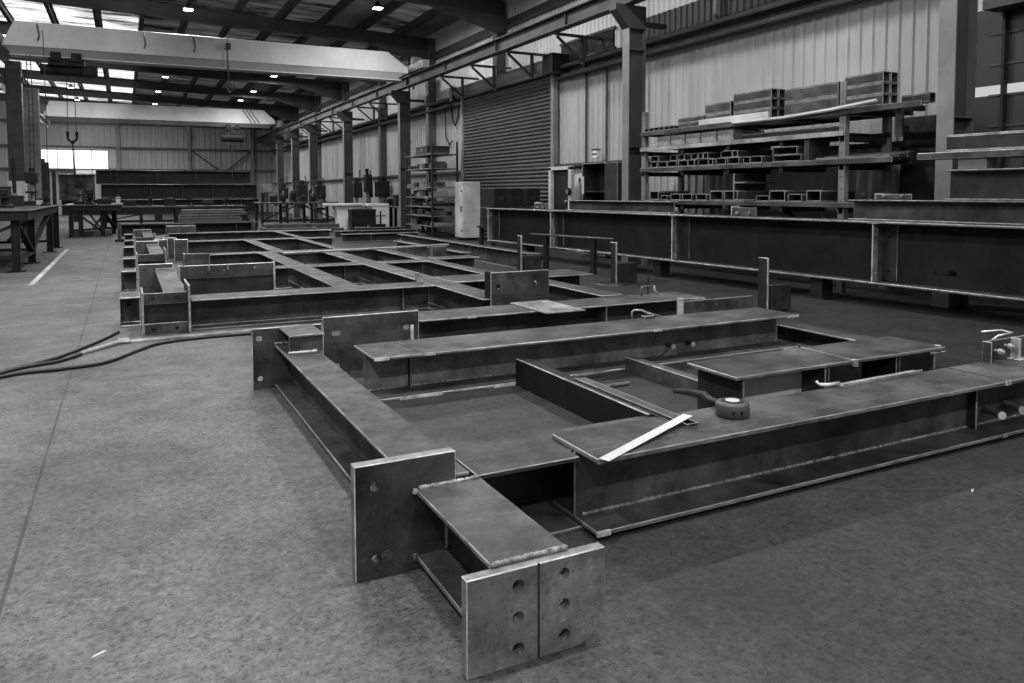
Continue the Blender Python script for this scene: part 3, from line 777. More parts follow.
# girts and service pipes
struct(MB().box(WX - .26, WX, 6.95, 66.9, 5.10, 5.22).box(WX - .24, WX - .04, 6.95, 66.9, 4.86, 4.92).build('trim_4', [M.roofst]))
struct(MB().box(WX - .20, WX - .02, 6.95, 26.2, 2.34, 2.42).box(WX - .20, WX - .02, 26.3, 66.9, 2.34, 2.42).build('trim_5', [M.roofst]))
struct(MB().box(WX - .26, WX, 6.95, 66.9, 7.02, 7.22).build('trim_6', [M.roofst]))
struct(MB().box(WX - .34, WX, -6, 6.9, 4.22, 4.36).build('trim_7', [M.roofst]))
for z, r, nm in ((5.16, .055, 'upper'), (4.90, .05, 'lower')):
    tag(MB().cyl((WX - .33, 6.7, z), (WX - .33, 18.85, z), r, 10).build('service_pipe', [M.grey], smooth=True), nm + ' service pipe on the wall between the shutter motor and the stock rack', 'pipe')
    tag(MB().cyl((WX - .40, 27.2, z), (WX - .40, 60, z), r, 10).build('wall_mount_pipe', [M.grey], smooth=True), nm + ' service pipe on the wall beyond the roller shutter', 'pipe')
for i, (y, lb) in enumerate(((17.95, 'thin vertical conduit on the wall just beside the white lamp box'), (16.95, 'thin vertical conduit on the wall closest to the tall column beside the open cabinet'))):
    tag(MB().cyl((WX - .08, y, .0), (WX - .08, y, 5.3), .03, 8).build('conduit', [M.roofst]), lb, 'conduit')
t = thing('wall_lamp', 'small white lamp box fixed to the wall rail above the open cabinet', 'lamp', (WX - .2, 17.15, 2.5))
MB().box(-.12, .0, -.10, .10, .0, .22).build('housing', [M.white], t, .01)
MB().box(-.125, -.12, -.10, .10, .09, .13).build('band', [M.black], t)
MB().box(-.14, .0, -.12, .12, .22, .25).build('hood', [M.dark], t)

# far wall
cladding('wall_back', 'x', -12, 12, 67.0, 0, 9.2, M.wall, .4, .05)
for i, z in enumerate((3.36, 5.05, 6.9)):
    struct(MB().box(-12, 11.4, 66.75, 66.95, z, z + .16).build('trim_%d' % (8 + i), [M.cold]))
for i, x in enumerate((-6.0, -.35, 4.75, 9.6)):
    struct(MB().box(x - .11, x + .11, 66.6, 66.95, 0, 8.4).build('trim_%d' % (11 + i), [M.col]))
struct(MB().bar((4.9, 66.7, 5.05), (7.0, 66.7, 3.45), .1, .1).bar((9.5, 66.7, 5.05), (7.6, 66.7, 3.45), .1, .1).build('trim_15', [M.roofst]))
# the daylight window: frame with four panes, a low strip under it
w = struct(MB().box(-5.6, -1.0, 66.55, 66.62, 3.40, 3.50).box(-5.6, -1.0, 66.55, 66.62, 4.86, 4.95).box(-5.65, -5.55, 66.5, 66.62, 0, 4.95).box(-1.05, -.95, 66.5, 66.62, 3.4, 4.95)
           .box(-4.42, -4.37, 66.53, 66.62, 2.4, 4.9).box(-3.29, -3.24, 66.53, 66.62, 2.4, 4.9).box(-2.17, -2.12, 66.53, 66.62, 2.4, 4.9).build('window_1', [M.grey]))
for x0, x1 in ((-5.55, -4.42), (-4.37, -3.29), (-3.24, -2.17), (-2.12, -1.05)):
    struct(MB().box(x0, x1, 66.60, 66.63, 3.5, 4.86).build('pane', [M.window], w))
struct(MB().box(-3.2, -2.17, 66.60, 66.63, 3.1, 3.38).box(-2.12, -1.05, 66.60, 66.63, 3.1, 3.38).build('pane', [M.slit], w))
# the side wall of the neighbouring bay and its openings
cladding('wall_left', 'y', -9, 67, -13.6, 0, 9.4, M.wall, .5, .05, -1)
for i, y in enumerate(range(34, 66, 6)):
    struct(MB().box(-13.52, -13.50, y, y + 3.2, 5.4, 6.6).build('window_%d' % (4 + i), [M.window]))

# roof: sheets, translucent strips, purlins, rafters
def sl(mb, x0, x1, y0, y1, d0, d1, mi=0):
    b = len(mb.v); mb.box(x0, x1, y0, y1, 0, 1, mi)
    for k in range(b, len(mb.v)):
        x, y, z = mb.v[k]; mb.v[k] = (x, y, roofz(x) + (d0 if z < .5 else d1))
    return mb
struct(sl(MB(), -13.8, 12, -9, 67.5, .0, .06).build('ceiling', [M.sheet]))
sk = [(-8.4, -7.1, 0), (-6.9, -5.5, 0), (-5.3, -4.0, 0), (-3.8, -2.4, 0), (-2.2, -.9, 0), (-.6, .7, 0), (.9, 2.2, 1), (2.5, 3.8, 1), (4.0, 5.3, 1), (5.6, 6.9, 1), (8.7, 10.0, 1)]
for k, (x0, x1, dull) in enumerate(sk):
    for y0, y1 in ((-8, 22.5), (23.0, 43.1), (43.6, 66)):
        struct(sl(MB(), x0, x1, y0, y1, -.012, -.004).build('ceiling_skylight', [M.dulllight if dull else M.daylight]))
RY = (9.0, 15.9, 22.75, 29.6, 36.45, 43.3, 50.15, 57.0, 63.85)
for i, y in enumerate(RY):
    rb = MB()
    sl(rb, -13.5, 11.3, y - .13, y + .13, -.78, -.75); sl(rb, -13.5, 11.3, y - .13, y + .13, -.33, -.30); sl(rb, -13.5, 11.3, y - .012, y + .012, -.75, -.33)
    # haunch at the wall post
    z = roofz(11.0) - .78
    rb.prism([(11.25, z + .05), (8.6, z + .1), (11.0, z - .55), (11.25, z - .55)], 'y', y - .1, y + .1)
    struct(rb.build('ceiling_rafter', [M.roofst]))
px = [x * 1.55 - 13.2 for x in range(0, 16)]
for x in px:
    pb = MB(); sl(pb, x - .04, x + .04, -8, 66.5, -.30, -.015); sl(pb, x - .04, x + .10, -8, 66.5, -.30, -.28)
    struct(pb.build('ceiling_purlin', [M.roofst]))

# crane columns, wall posts, runway
def crane_column(label, y, x=10.0, ztop=5.71, w=.24, d=.46):
    t = thing('crane_column', label, 'column', (x, y, 0))
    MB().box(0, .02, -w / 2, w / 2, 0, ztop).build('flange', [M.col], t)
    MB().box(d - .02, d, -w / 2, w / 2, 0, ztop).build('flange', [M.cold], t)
    MB().box(.02, d - .02, -.01, .01, 0, ztop).build('web', [M.roofst], t)  # rear flange and web darker than the front: side shade put into the paint
    for z in (2.6, 4.75):
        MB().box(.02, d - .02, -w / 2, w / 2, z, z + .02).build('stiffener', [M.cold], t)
    MB().prism([(-.35, ztop), (-.35, ztop - .12), (.0, ztop - .5), (d, ztop - .5), (d, ztop)], 'y', -w / 2 - .01, w / 2 + .01).build('bracket', [M.roofst], t)
    MB().box(d, 1.1, -.05, .05, 5.3, 5.4).build('wall_tie', [M.roofst], t)
    return t
ys = (6.65, 14.1, 29.8, 38.6, 46.6, 52.0, 57.5)
lb = ['thick crane column beside the dark shutter at the near end of the stock rack', 'crane column with dark bracket between stock rack and open steel cabinet', 'crane column standing behind the tall shelving with boxes', 'crane column behind the tall drilling machines', 'crane column behind the dark workbench', 'crane column second from the far wall', 'crane column closest to the far wall']
for y, l in zip(ys, lb): crane_column(l, y, 10.0 if y > 10 else 10.0)
for y in (23.2, 29.6, 36.2, 43.0, 50.0, 57.0):
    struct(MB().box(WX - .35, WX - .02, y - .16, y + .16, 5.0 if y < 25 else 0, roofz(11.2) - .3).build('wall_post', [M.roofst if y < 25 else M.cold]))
t = thing('crane_runway', 'long steel crane runway beam carried on column brackets along the wall', 'crane runway', (10.0, 4, 5.72))
MB().box(-.15, .15, 0, 62.5, .36, .385).build('flange', [M.roofst], t)
MB().box(-.13, .13, 0, 62.5, 0, .025).build('flange', [M.roofst], t)
MB().box(-.01, .01, 0, 62.5, .025, .36).build('web', [M.roofst], t)
MB().box(-.03, .03, 0, 62.5, .385, .43).build('rail', [M.cut], t)
for k in range(15):
    MB().box(-.08, -.01, .6 + 4 * k, .62 + 4 * k, .025, .36).build('stiffener', [M.roofst], t)
for y in (17.2, 20.0, 22.6, 25.2, 34, 36, 41.5, 44, 49):
    b = MB().bar((10.0, y, 5.675), (WX - .05, y, 5.67), .07, .07).bar((10.05, y, 5.62), (10.82, y, 5.02), .06, .06).box(10.80, 10.87, y - .05, y + .05, 4.95, 5.70)
    tag(b.build('wall_mount_bracket', [M.roofst]), 'diagonal stay bracket tying the crane runway back to the corrugated wall', 'bracket', 'stay brackets under the crane runway')
for i, (y, l, wid) in enumerate(((32.5, 'dark column with a pale band at its foot beyond the near work table', .24), (40.5, 'lighter tall column standing beyond the work tables across the bay', .36))):
    t = thing('bay_column', l, 'column', (-3.4 if i == 0 else -3.67, y, 0))
    MB().box(-wid, wid, -.2, .2, 0, 6.3).build('shaft', [M.dark if i == 0 else M.grey], t, .02)
    MB().box(-.8, .3, -.12, .12, 5.55, 5.75).build('bracket', [M.roofst], t)
    MB().box(-wid - .02, wid + .02, -.22, .22, .8, 2.05).build('painted_band', [M.pale if i == 0 else M.grey], t)
t = thing('crane_runway', 'crane runway beam on the columns beyond the work tables', 'crane runway', (-4.25, 14, 5.765))
MB().box(-.15, .15, 0, 43, .30, .385).build('flange', [M.craned], t); MB().box(-.02, .02, 0, 43, 0, .30).build('web', [M.craned], t)

# travelling bridges
def bridge(label, y, x0, x1, z0, z1, hoist_x, hs=1.0):
    t = thing('bridge_crane', label, 'overhead crane', (x0, y, z0))
    L = x1 - x0; H = z1 - z0
    MB().prism([(.0, H * .25), (.35, H), (L - .9, H), (L - .1, H * .45), (L - .1, H * .25), (L - .6, .26), (.4, .26)], 'y', -.22, .22).build('girder', [M.crane], t, .01)
    MB().prism([(.25, .0), (L - .6, .0), (L - .15, .26), (.05, .26)], 'y', -.20, .20).build('lower_chord', [M.craned if hs == 1 else M.roofst], t, .01)
    MB().box(.2, L - .4, -.27, .27, -.03, .0).build('bottom_flange', [M.crane if hs == 1 else M.roofst], t)
    zc = 6.156 - z0 if z0 < 6.15 else 0
    MB().box(L - .02, L + .28, -1.5, 1.5, zc, zc + .30).build('end_carriage', [M.grey], t, .02)
    MB().box(-.28, .02, -1.5, 1.5, zc, zc + .30).build('end_carriage', [M.grey], t, .02)
    for yy in (-1.3, 1.3):
        MB().cyl((L + .28, yy, zc + .16), (L + .34, yy, zc + .16), .13, 14).build('wheel', [M.dark], t)
    MB().box(L - .0, L + .35, -.45, -.2, zc + .30, zc + .56).build('drive_motor', [M.grey], t, .02)
    h = MB().box(hoist_x - .42, hoist_x - .14, -.42, -.2, -.15 * hs, .12).build('trolley_plate', [M.black], t, .01)
    MB().box(hoist_x + .14, hoist_x + .42, -.42, -.2, -.15, .12).build('trolley_plate', [M.black], t, .01)
    MB().cyl((hoist_x - .72, 0, -.38 * hs), (hoist_x + .78, 0, -.38 * hs), .17 * hs, 16).build('hoist_drum', [M.black], t)
    MB().box(hoist_x - .5, hoist_x + .5, -.3, .3, -.28 * hs, -.06).build('hoist_frame', [M.black], t, .01)
    MB().box(hoist_x + .4, hoist_x + .85, -.2, .2, -.52, -.22).build('hoist_motor', [M.black], t, .02)
    return t
cr = bridge('pale travelling bridge crane nearest across the hall, with a dark hoist and hanging hook', 28.0, -3.2, 9.82, 5.85, 6.86, 1.70)
def hook(t, x, zt, zb):
    MB().cyl((x - .10, 0, zt), (x - .12, 0, zb), .012, 6).build('hoist_rope', [M.dark], t)
    MB().cyl((x + .10, 0, zt), (x + .12, 0, zb), .012, 6).build('hoist_rope', [M.dark], t)
    b = MB().box(x - .17, x - .08, -.06, .06, zb - .12, zb + .03).box(x + .08, x + .17, -.06, .06, zb - .12, zb + .03).build('hook_block', [M.black], t, .01)
    pts = [(x - .13, 0, zb - .1)] + [(x + .13 * math.cos(a), 0, zb - .14 + .15 * math.sin(a)) for a in [PI + k * PI / 10 for k in range(11)]] + [(x + .13, 0, zb - .06)]
    MB().tube(pts, .035, 8).tube([(x, 0, zb - .26), (x, 0, zb - .36)], .05, 8).build('hook', [M.black], t, smooth=True)
    MB().tube([(x, 0, zb - .35), (x + .03, 0, zb - 1.7)], .02, 6).build('sling', [M.dark], t)
hook(cr, 1.78, -.5, -2.32)
MB().tube([(6.45, -.3, .95), (6.45, -.3, .2), (6.5, -.3, -.7)], .02, 6).box(6.38, 6.55, -.4, -.28, .62, .82).tube([(6.3, -.3, -.55), (6.5, -.3, -.85), (6.65, -.3, -.6)], .03, 6).build('pendant_cable', [M.dark], cr)
for x in (.95, 3.9, 5.4): MB().tube([(x, -.24, .95), (x + .05, -.25, .6), (x, -.25, .45)], .02, 6).build('cable_loop', [M.dark], cr)
cr2 = bridge('pale travelling bridge crane in front of the far wall', 56.4, -4.4, 9.8, 6.2, 7.42, 11.2, 1.9)
hook(cr2, 11.2, -.5, -1.3)
for x in (11.0, 11.25, 11.5):
    MB().bar((x + .9, -.24, 1.2), (x + 1.5, -.24, .3), .06, .02, 0, (0, 1, 0)).build('warning_stripe', [M.black], cr2)
# cat ladder by the crane end
t = thing('cat_ladder', 'small caged ladder fixed on the wall behind the crane end carriage', 'ladder', (10.9, 30.8, 5.9))
for y in (-.25, .25): MB().cyl((0, y, 0), (0, y, 2.0), .035, 8).build('stile', [M.roofst], t)
for k in range(6): MB().cyl((0, -.25, .2 + k * .33), (0, .25, .2 + k * .33), .02, 6).build('rung', [M.roofst], t)
for k in range(2): MB().tube([(-.02, .25 * math.cos(a) * 1.4, .5 + k * .8) if 0 else (-.5 * math.sin(a), .3 * math.cos(a), .5 + k * .8) for a in [i * PI / 8 for i in range(9)]], .025, 6).build('hoop', [M.roofst], t)

# high bay lamps
LP = [(2.08, 28.0), (7.7, 25.0), (7.2, 41.8), (7.15, 48.6), (7.05, 53.6), (2.1, 44.6), (2.0, 51.1), (2.05, 58.3), (-2.6, 58.0), (-2.6, 51.5), (2.1, 35.5), (7.3, 34.6)]
LL = ['lit high bay lamp hanging in front of the nearest rafter over the crane', 'lit high bay lamp hanging over the wall end of the near crane', 'lit high bay lamp third in the row along the wall side', 'lit high bay lamp fourth in the row along the wall side', 'lit high bay lamp last in the row along the wall side', 'lit high bay lamp third in the middle row', 'lit high bay lamp fourth in the middle row', 'lit high bay lamp last in the middle row, over the far crane', 'lit high bay lamp last in the row above the work tables', 'lit high bay lamp second last in the row above the work tables', 'lit high bay lamp second in the middle row', 'lit high bay lamp second in the row along the wall side']
for x, c in ((-2.6, 'above the work tables'), (2.1, 'in the middle row'), (7.3, 'along the wall side')):
    for k, y in enumerate((-4.5, 3.0, 10.5, 18.0)):
        LP.append((x, y)); LL.append('high bay lamp %s, %s from the open end of the hall' % (c, ORD[k]))
l0 = None
for (x, y), l in zip(LP, LL):
    z = 7.72
    if l0 is None:
        l0 = thing('high_bay_lamp', l, 'ceiling lamp', (x, y, z))
        MB().box(-.16, .16, -.16, .16, .03, .10).build('reflector', [M.grey], l0, .02)
        MB().box(-.14, .14, -.14, .14, .0, .03).build('lens', [M.lamp], l0)
        MB().lathe([(0, .10), (.09, .10), (.07, .22), (0, .22)], n=12).build('gear_housing', [M.dark], l0)
        MB().cyl((0, 0, .22), (0, 0, .62), .012, 6).build('hanger', [M.dark], l0)
    else: dup(l0, (x, y, z), label=l)
    ld = bpy.data.lights.new('high_bay_light', 'AREA'); ld.shape = 'DISK'; ld.size = .45; ld.energy = 330
    lo_ = bpy.data.objects.new('high_bay_light', ld); COL.objects.link(lo_); lo_.location = (x, y, z - .02)

# ------------------------------------------------------------------ roller shutter and things along the wall
t = thing('roller_shutter', 'large closed ribbed roller shutter with its drum above', 'roller shutter', (WX - .16, 19.45, 0))
pts = [(0.0, 0.0)]
for k in range(42):
    z = k * .12
    pts += [(-.0, z + .008), (-.065, z + .025), (-.065, z + .05), (0, z + .112)]
pts += [(0, 5.06), (.05, 5.06), (.05, 0)]
MB().prism(pts, 'y', .15, 6.75).build('curtain', [M.shutter], t)
for y in (0.05, 6.78): MB().box(-.12, .06, y - .08, y + .08, 0, 5.1).build('guide_rail', [M.col], t, .01)
MB().cyl((-.14, .1, 5.28), (-.14, 7.0, 5.28), .23, 20).build('drum', [M.craned], t, smooth=True)
MB().box(-.46, .12, -.55, .02, 5.0, 5.55).build('motor_box', [M.dark, M.grey], t, .01)
MB().box(-.40, .1, 6.95, 7.2, 5.0, 5.5).build('end_bracket', [M.dark], t)
t = thing('hanging_cable', 'loops of dark cable hanging on the wall beside the shutter drum', 'cable', (WX - .12, 27.3, 4.9))
MB().tube([(0, .3, .1), (-.02, .1, -.5), (-.02, -.2, -.75), (-.02, -.45, -.4), (0, -.5, 0)], .03, 6).tube([(0, .9, .1), (0, .85, -1.1), (-.03, .4, -1.45), (0, .2, -1.3)], .025, 6).build('cable', [M.rubber], t, smooth=True)
# open shutter past the end column
t = thing('roller_shutter', 'dark ribbed shutter beyond the thick crane column with a gap of daylight', 'roller shutter', (WX + .05, -5.3, 0))
MB().box(0, .04, 0, 12.6, 0, 3.02).build('curtain', [M.walld], t)
MB().box(0, .04, 0, 12.6, 3.17, 4.3).build('curtain', [M.walld], t)
MB().box(.05, .08, 0, 12.6, 2.95, 3.25).build('daylight_gap', [M.slit], t)
for y in (7.5, 9.5, 11.70, 12.06): MB().box(-.1, .0, y - .02, y + .02, 0, 4.3).build('mullion', [M.black], t)
for k in range(9): MB().box(-.02, 0, 0, 12.3, .3 + k * .45, .33 + k * .45).build('rail', [M.roofst], t)

# stock rack between the crane columns
RX = 10.1
rk = thing('stock_rack', 'long open steel stock rack loaded with steel sections against the corrugated wall', 'rack', (RX, 7.0, 0))
for y in (1.36, 6.50):
    for x in (0, 1.0):
        p = MB().box(x - .05, x + .05, y - .06, y + .06, 0, 3.32 if x == 0 else 2.95).build('post', [M.grey], rk, .006)
        if x == 0:
            hl = MB()
            for k in range(14): hl.cyl((-.052, y, .5 + k * .19), (-.049, y, .5 + k * .19), .012, 8)
            hl.build('hole_row', [M.black], p)
SZ = (1.35, 2.03, 2.47, 2.80)
for z, y0, w_ in zip(SZ, (.9, .45, 1.3, .0), (0, 0, 1, 0)):
    MB().box(-.10, -.055, y0, 6.55, z, z + .08).build('front_rail', [M.wood if w_ else M.steel2, M.cut, M.edge], rk, .004)
    MB().box(.94, 1.0, max(y0, .9), 6.55, z, z + .08).build('rear_rail', [M.steel2], rk)
    for y in (1.36, 2.6, 3.9, 5.2, 6.50):
        MB().box(-.05, 1.0, y - .04, y + .04, z - (.09 if z < 2.7 else 0), z + (0 if z < 2.7 else .05)).build('arm', [M.dark], rk)
    MB().box(-.055, .94, max(y0 + .3, .9), 6.5, z + .058, z + .080).build('deck', [M.dark], rk)
MB().bar((1.0, 1.5, .3), (1.0, 3.6, 1.3), .05, .05).bar((1.0, 6.4, .3), (1.0, 4.4, 1.3), .05, .05).bar((.4, 6.45, 1.34), (.4, 5.2, .9), .05, .05).build('brace', [M.dark], rk)
MB().box(-.04, .6, .42, .50, 2.80, 2.88).box(.05, .10, .40, .52, 2.4, 2.80).build('end_arm', [M.dark, M.steel], rk, .004)
cache = {}
def tubey(label, x, y, z, L, w, h, group, m=None, along='y'):
    """hollow section; its mouth faces down the hall (along y) or out from the wall (along x)"""
    m = m or M.steel2
    key = (round(L, 3), round(w, 3), h, m.name)
    if key not in cache:
        o = rhs(MB(), L, w, h, max(.010, min(w, h) * .11)).build('box_section', [m, M.cut, M.edge], None, .007); cache[key] = o
    else:
        o = cache[key].copy(); COL.objects.link(o)
    o.location = (x, y, z); o.rotation_euler = (0, 0, R90 if along == 'y' else 0)
    return tag(o, label, 'steel section', group)
gt = 'steel sections on the top rack shelf'
ztop = 2.883
def tstack(where, y0, L, w, rows, cols, x0=10.06, z0=ztop, m=None, h=None):
    h = h or w
    for r in range(rows):
        for c in range(cols):
            pos = ('lower' if r == 0 else 'upper' if r == rows - 1 else 'middle') + ' ' + ('front' if c == 0 else 'rear')
            if rows == cols == 1: pos = 'lone'
            tubey(pos + ' tube of the ' + where + ', top rack shelf', x0 + w / 2 + c * (w + .015), y0, z0 + r * (h + .002), L, w, h, gt, m)
tstack('tallest bundle beside the near post', 7.66, .68, .165, 3, 2)
tstack('dark bundle in the middle', 8.46, 1.1, .225, 2, 2, m=M.steel)
tstack('two-tier bundle with open mouths', 9.85, .93, .17, 3, 2)
tstack('low bundle past the open-mouthed one', 10.85, .70, .20, 2, 1, m=M.steel)
tstack('flat bundle towards the far post', 11.6, .75, .16, 2, 1, m=M.steel, h=.10)
tstack('near overhang', 7.12, .45, .14, 1, 1, x0=10.35)
t = thing('timber_board', 'pale board lying on the front edge of the top rack shelf', 'board', (10.02, 9.85, 2.885), R90)
MB().box(0, 1.8, -.025, .03, 0, .11).build('board', [M.pale], t, .005)
t = thing('hanging_strip', 'bent pale strip hanging along the front of the top rack shelf at the near post', 'board', (9.97, 7.7, 2.85), R90)
MB().tube([(0, 0, .10), (.8, .01, .04), (1.8, .0, .0), (3.0, 0, .01)], .03, 6).build('strip', [M.pale], t)
for k in range(6):
    tubey(ORD[k] + ' thin section from the far end of the top rack shelf', 10.02, 13.35 - k * .17, ztop, .8, .14, .08, gt, M.dark, 'x')
z2 = SZ[2] + .082
for k in range(5):
    o = MB().box(0, .8, -.21, .21, 0, .21).build('steel_block', [M.edge], None, .012) if k == 0 else blk.copy()
    if k == 0: blk = o
    else: COL.objects.link(o)
    o.location = (10.08, 12.85 - k * .46, z2)
    tag(o, ORD[k] + ' pale rectangular block from the far post on the second rack shelf', 'block', 'pale blocks on the second shelf')
tubey('long dark section lying along the second rack shelf under the bundles', 10.25, 8.5, z2, 2.2, .12, .1, 'sections on the second shelf', M.dark)
rn = random.Random(3)
g3 = 'open-ended sections on the third shelf'
for r in range(2):
    y = 13.25; k = 0
    while y > 10.2 + .5 * r:
        w = rn.choice((.14, .2, .27, .3)); 
        if r == 1 and k in (1, 4, 8): y -= w; k += 1; continue
        tubey('%s open-ended section from the far post, %s layer, third rack shelf' % (ORD[k], 'lower' if r == 0 else 'upper'), 10.02 + rn.uniform(0, .08), y - w / 2, SZ[1] + .082 + r * .127, .8, w, .125, g3, rn.choice((M.dark, M.steel)), 'x')
        y -= w + rn.uniform(.01, .07); k += 1
tubey('wide open frame section towards the near post on the third rack shelf', 10.02, 9.45, SZ[1] + .082, .8, .62, .11, g3, M.steel2, 'x')
tubey('wide section stacked on the open frame section of the third rack shelf', 10.02, 9.5, SZ[1] + .194, .8, .55, .14, g3, M.steel, 'x')
t = thing('steel_angle', 'upright angle piece with bright edge on the third rack shelf', 'angle', (10.04, 9.0, SZ[1] + .082))
MB().box(0, .5, 0, .02, 0, .36).box(0, .02, 0, .1, 0, .36).build('angle', [M.steel2, M.cut, M.edge], t, .005)
for k in range(3):
    t = thing('flat_bar', ORD[k] + ' thin flat bar from the front lying along the third rack shelf near the post', 'flat bar', (10.1 + k * .2, 7.5, SZ[1] + .082))
    MB().box(-.07, .07, 0, 1.35, 0, .03 + .03 * k).build('bar', [M.steel, M.cut, M.edge], t, .004)
y = 13.25; k = 0
while y > 8.9:
    w = rn.choice((.2, .3, .36)); h = rn.choice((.10, .13, .19))
    if not 10.3 < y < 10.8:
        tubey('%s section from the far post in the row on the bottom rack shelf' % ORD[k], 10.02 + rn.uniform(0, .08), y - w / 2, SZ[0] + .082, .8, w, h, 'sections on the bottom shelf', rn.choice((M.dark, M.steel)), 'x'); k += 1
    y -= w + rn.uniform(.02, .12)
t = thing('steel_channel', 'tall upright channel with bright edges on the bottom rack shelf', 'channel', (10.02, 10.72, SZ[0] + .082))
MB().box(0, .8, -.03, .0, 0, .50).box(0, .8, -.28, -.03, 0, .03).box(0, .8, -.28, -.03, .32, .35).build('channel', [M.steel2, M.cut, M.edge], t, .006)
t = thing('steel_sheet', 'large dark steel sheet leaning on the wall behind the end of the stock rack', 'steel sheet', (11.20, 7.34, 0))
MB().prism([(-.05, 0), (.0, 0), (.20, 2.80), (.18, 2.80)], 'y', 0, .92).build('sheet', [M.dark], t, .004)

# open steel cabinets between column and shutter
t = thing('steel_cabinet', 'tall dark steel cabinet with one door standing open beside the crane column', 'cabinet', (10.4, 15.45, 0))
MB().box(0, .5, 0, .03, 0, 2.33).box(0, .5, 1.05, 1.08, 0, 2.33).box(.47, .5, .03, 1.05, 0, 2.33).box(0, .5, .03, 1.05, 2.3, 2.33).box(0, .5, .03, 1.05, 0, .05).build('carcass', [M.dark, M.cut, M.edge], t, .006)
MB().box(-.03, .0, -.52, .02, .05, 2.3).build('door', [M.dark, M.cut, M.edge], t, .006)
for z in (.9, 1.6): MB().box(.02, .47, .03, 1.05, z, z + .03).build('shelf', [M.dark], t)
MB().box(-.01, .0, .98, 1.08, 1.55, 2.0).build('door_edge_label', [M.pale], t)
d = struct(MB().box(10.85, 10.95, 17.80, 17.97, 0, 2.3).box(10.85, 10.95, 18.90, 19.05, 0, 2.3).box(10.85, 10.95, 17.80, 19.05, 2.22, 2.32).build('door_1', [M.pale, M.edge], None, .006))
struct(MB().box(10.95, 10.99, 17.95, 18.92, 0, 2.24).build('door_leaf', [M.black], d))
MB().cyl((10.9, 18.2, 1.35), (10.94, 18.2, 1.35), .04, 10).build('door_handle', [M.edge], d)
t = thing('fire_extinguisher', 'dark fire extinguisher mounted between the pale door frame and open cabinet', 'fire extinguisher', (10.75, 17.2, 1.2))
MB().lathe([(0, 0), (.15, 0), (.16, .05), (.16, .50), (.08, .62), (.04, .66), (0, .66)], n=18).build('cylinder', [M.grey], t, smooth=True)
MB().cyl((0, 0, .66), (0, 0, .78), .03, 8).build('valve', [M.dark], t)
MB().box(.1, .2, -.5, .42, -1.2, .9).build('mounting_panel', [M.pale], t)
t = thing('gas_gauge', 'small round gauge fixed on the pale door frame', 'gauge', (10.78, 17.86, 1.62))
MB().cyl((-.03, 0, 0), (.06, 0, 0), .10, 16).build('body', [M.black], t); MB().cyl((-.035, 0, 0), (-.03, 0, 0), .07, 16).build('dial', [M.grey], t)
struct(MB().box(WX - .14, WX - .05, 16.4, 19.3, .0, .02).build('baseboard_right', [M.roofst]))

# dark stacked bins in front of the shutter
for r in range(2):
    for k in range(3):
        t = thing('steel_bin', '%s dark steel bin from the pale locker in the %s row before the shutter' % (ORD[k], 'lower' if r == 0 else 'upper'), 'bin', (9.62 + .52 * k + .04 * r, 20.1, .62 + .56 * r), 0, 'dark bins in front of the shutter')
        MB().box(-.25, .25, -.4, .4, 0, .03).box(-.25, -.22, -.4, .4, .03, .54).box(.22, .25, -.4, .4, .03, .54).box(-.22, .22, -.4, -.37, .03, .54).box(-.22, .22, .37, .4, .03, .54).build('bin_body', [M.black, M.dark], t, .01)
        MB().box(-.12, .08, -.41, -.395, .2, .3).build('label_holder', [M.dark], t)
t = thing('steel_table', 'low dark table under the stacked steel bins', 'table', (10.15, 20.1, 0))
MB().box(-.85, .85, -.5, .5, .56, .615).build('tabletop', [M.black], t)
for x in (-.75, .75):
    for y in (-.4, .4): MB().box(x - .05, x + .05, y - .05, y + .05, 0, .56).build('leg', [M.black], t)

# pale locker
t = thing('steel_locker', 'tall pale steel locker standing alone before the roller shutter', 'locker', (10.37, 23.72, 0))
MB().box(-.32, .32, -.32, .32, .08, 1.96).build('carcass', [M.pale], t, .012)
MB().box(-.335, -.32, -.31, .31, .10, 1.94).build('door', [M.pale], t, .004)
MB().box(-.36, -.335, -.26, -.20, .95, 1.15).build('door_handle', [M.dark], t); MB().box(-.35, -.335, -.28, -.2, .30, .36).build('hinge', [M.dark], t)
MB().box(-.35, -.335, -.28, -.2, 1.62, 1.68).build('hinge', [M.dark], t)
for y in (-.25, .25): MB().box(-.2, .2, y - .04, y + .04, 0, .08).build('foot', [M.black], t)

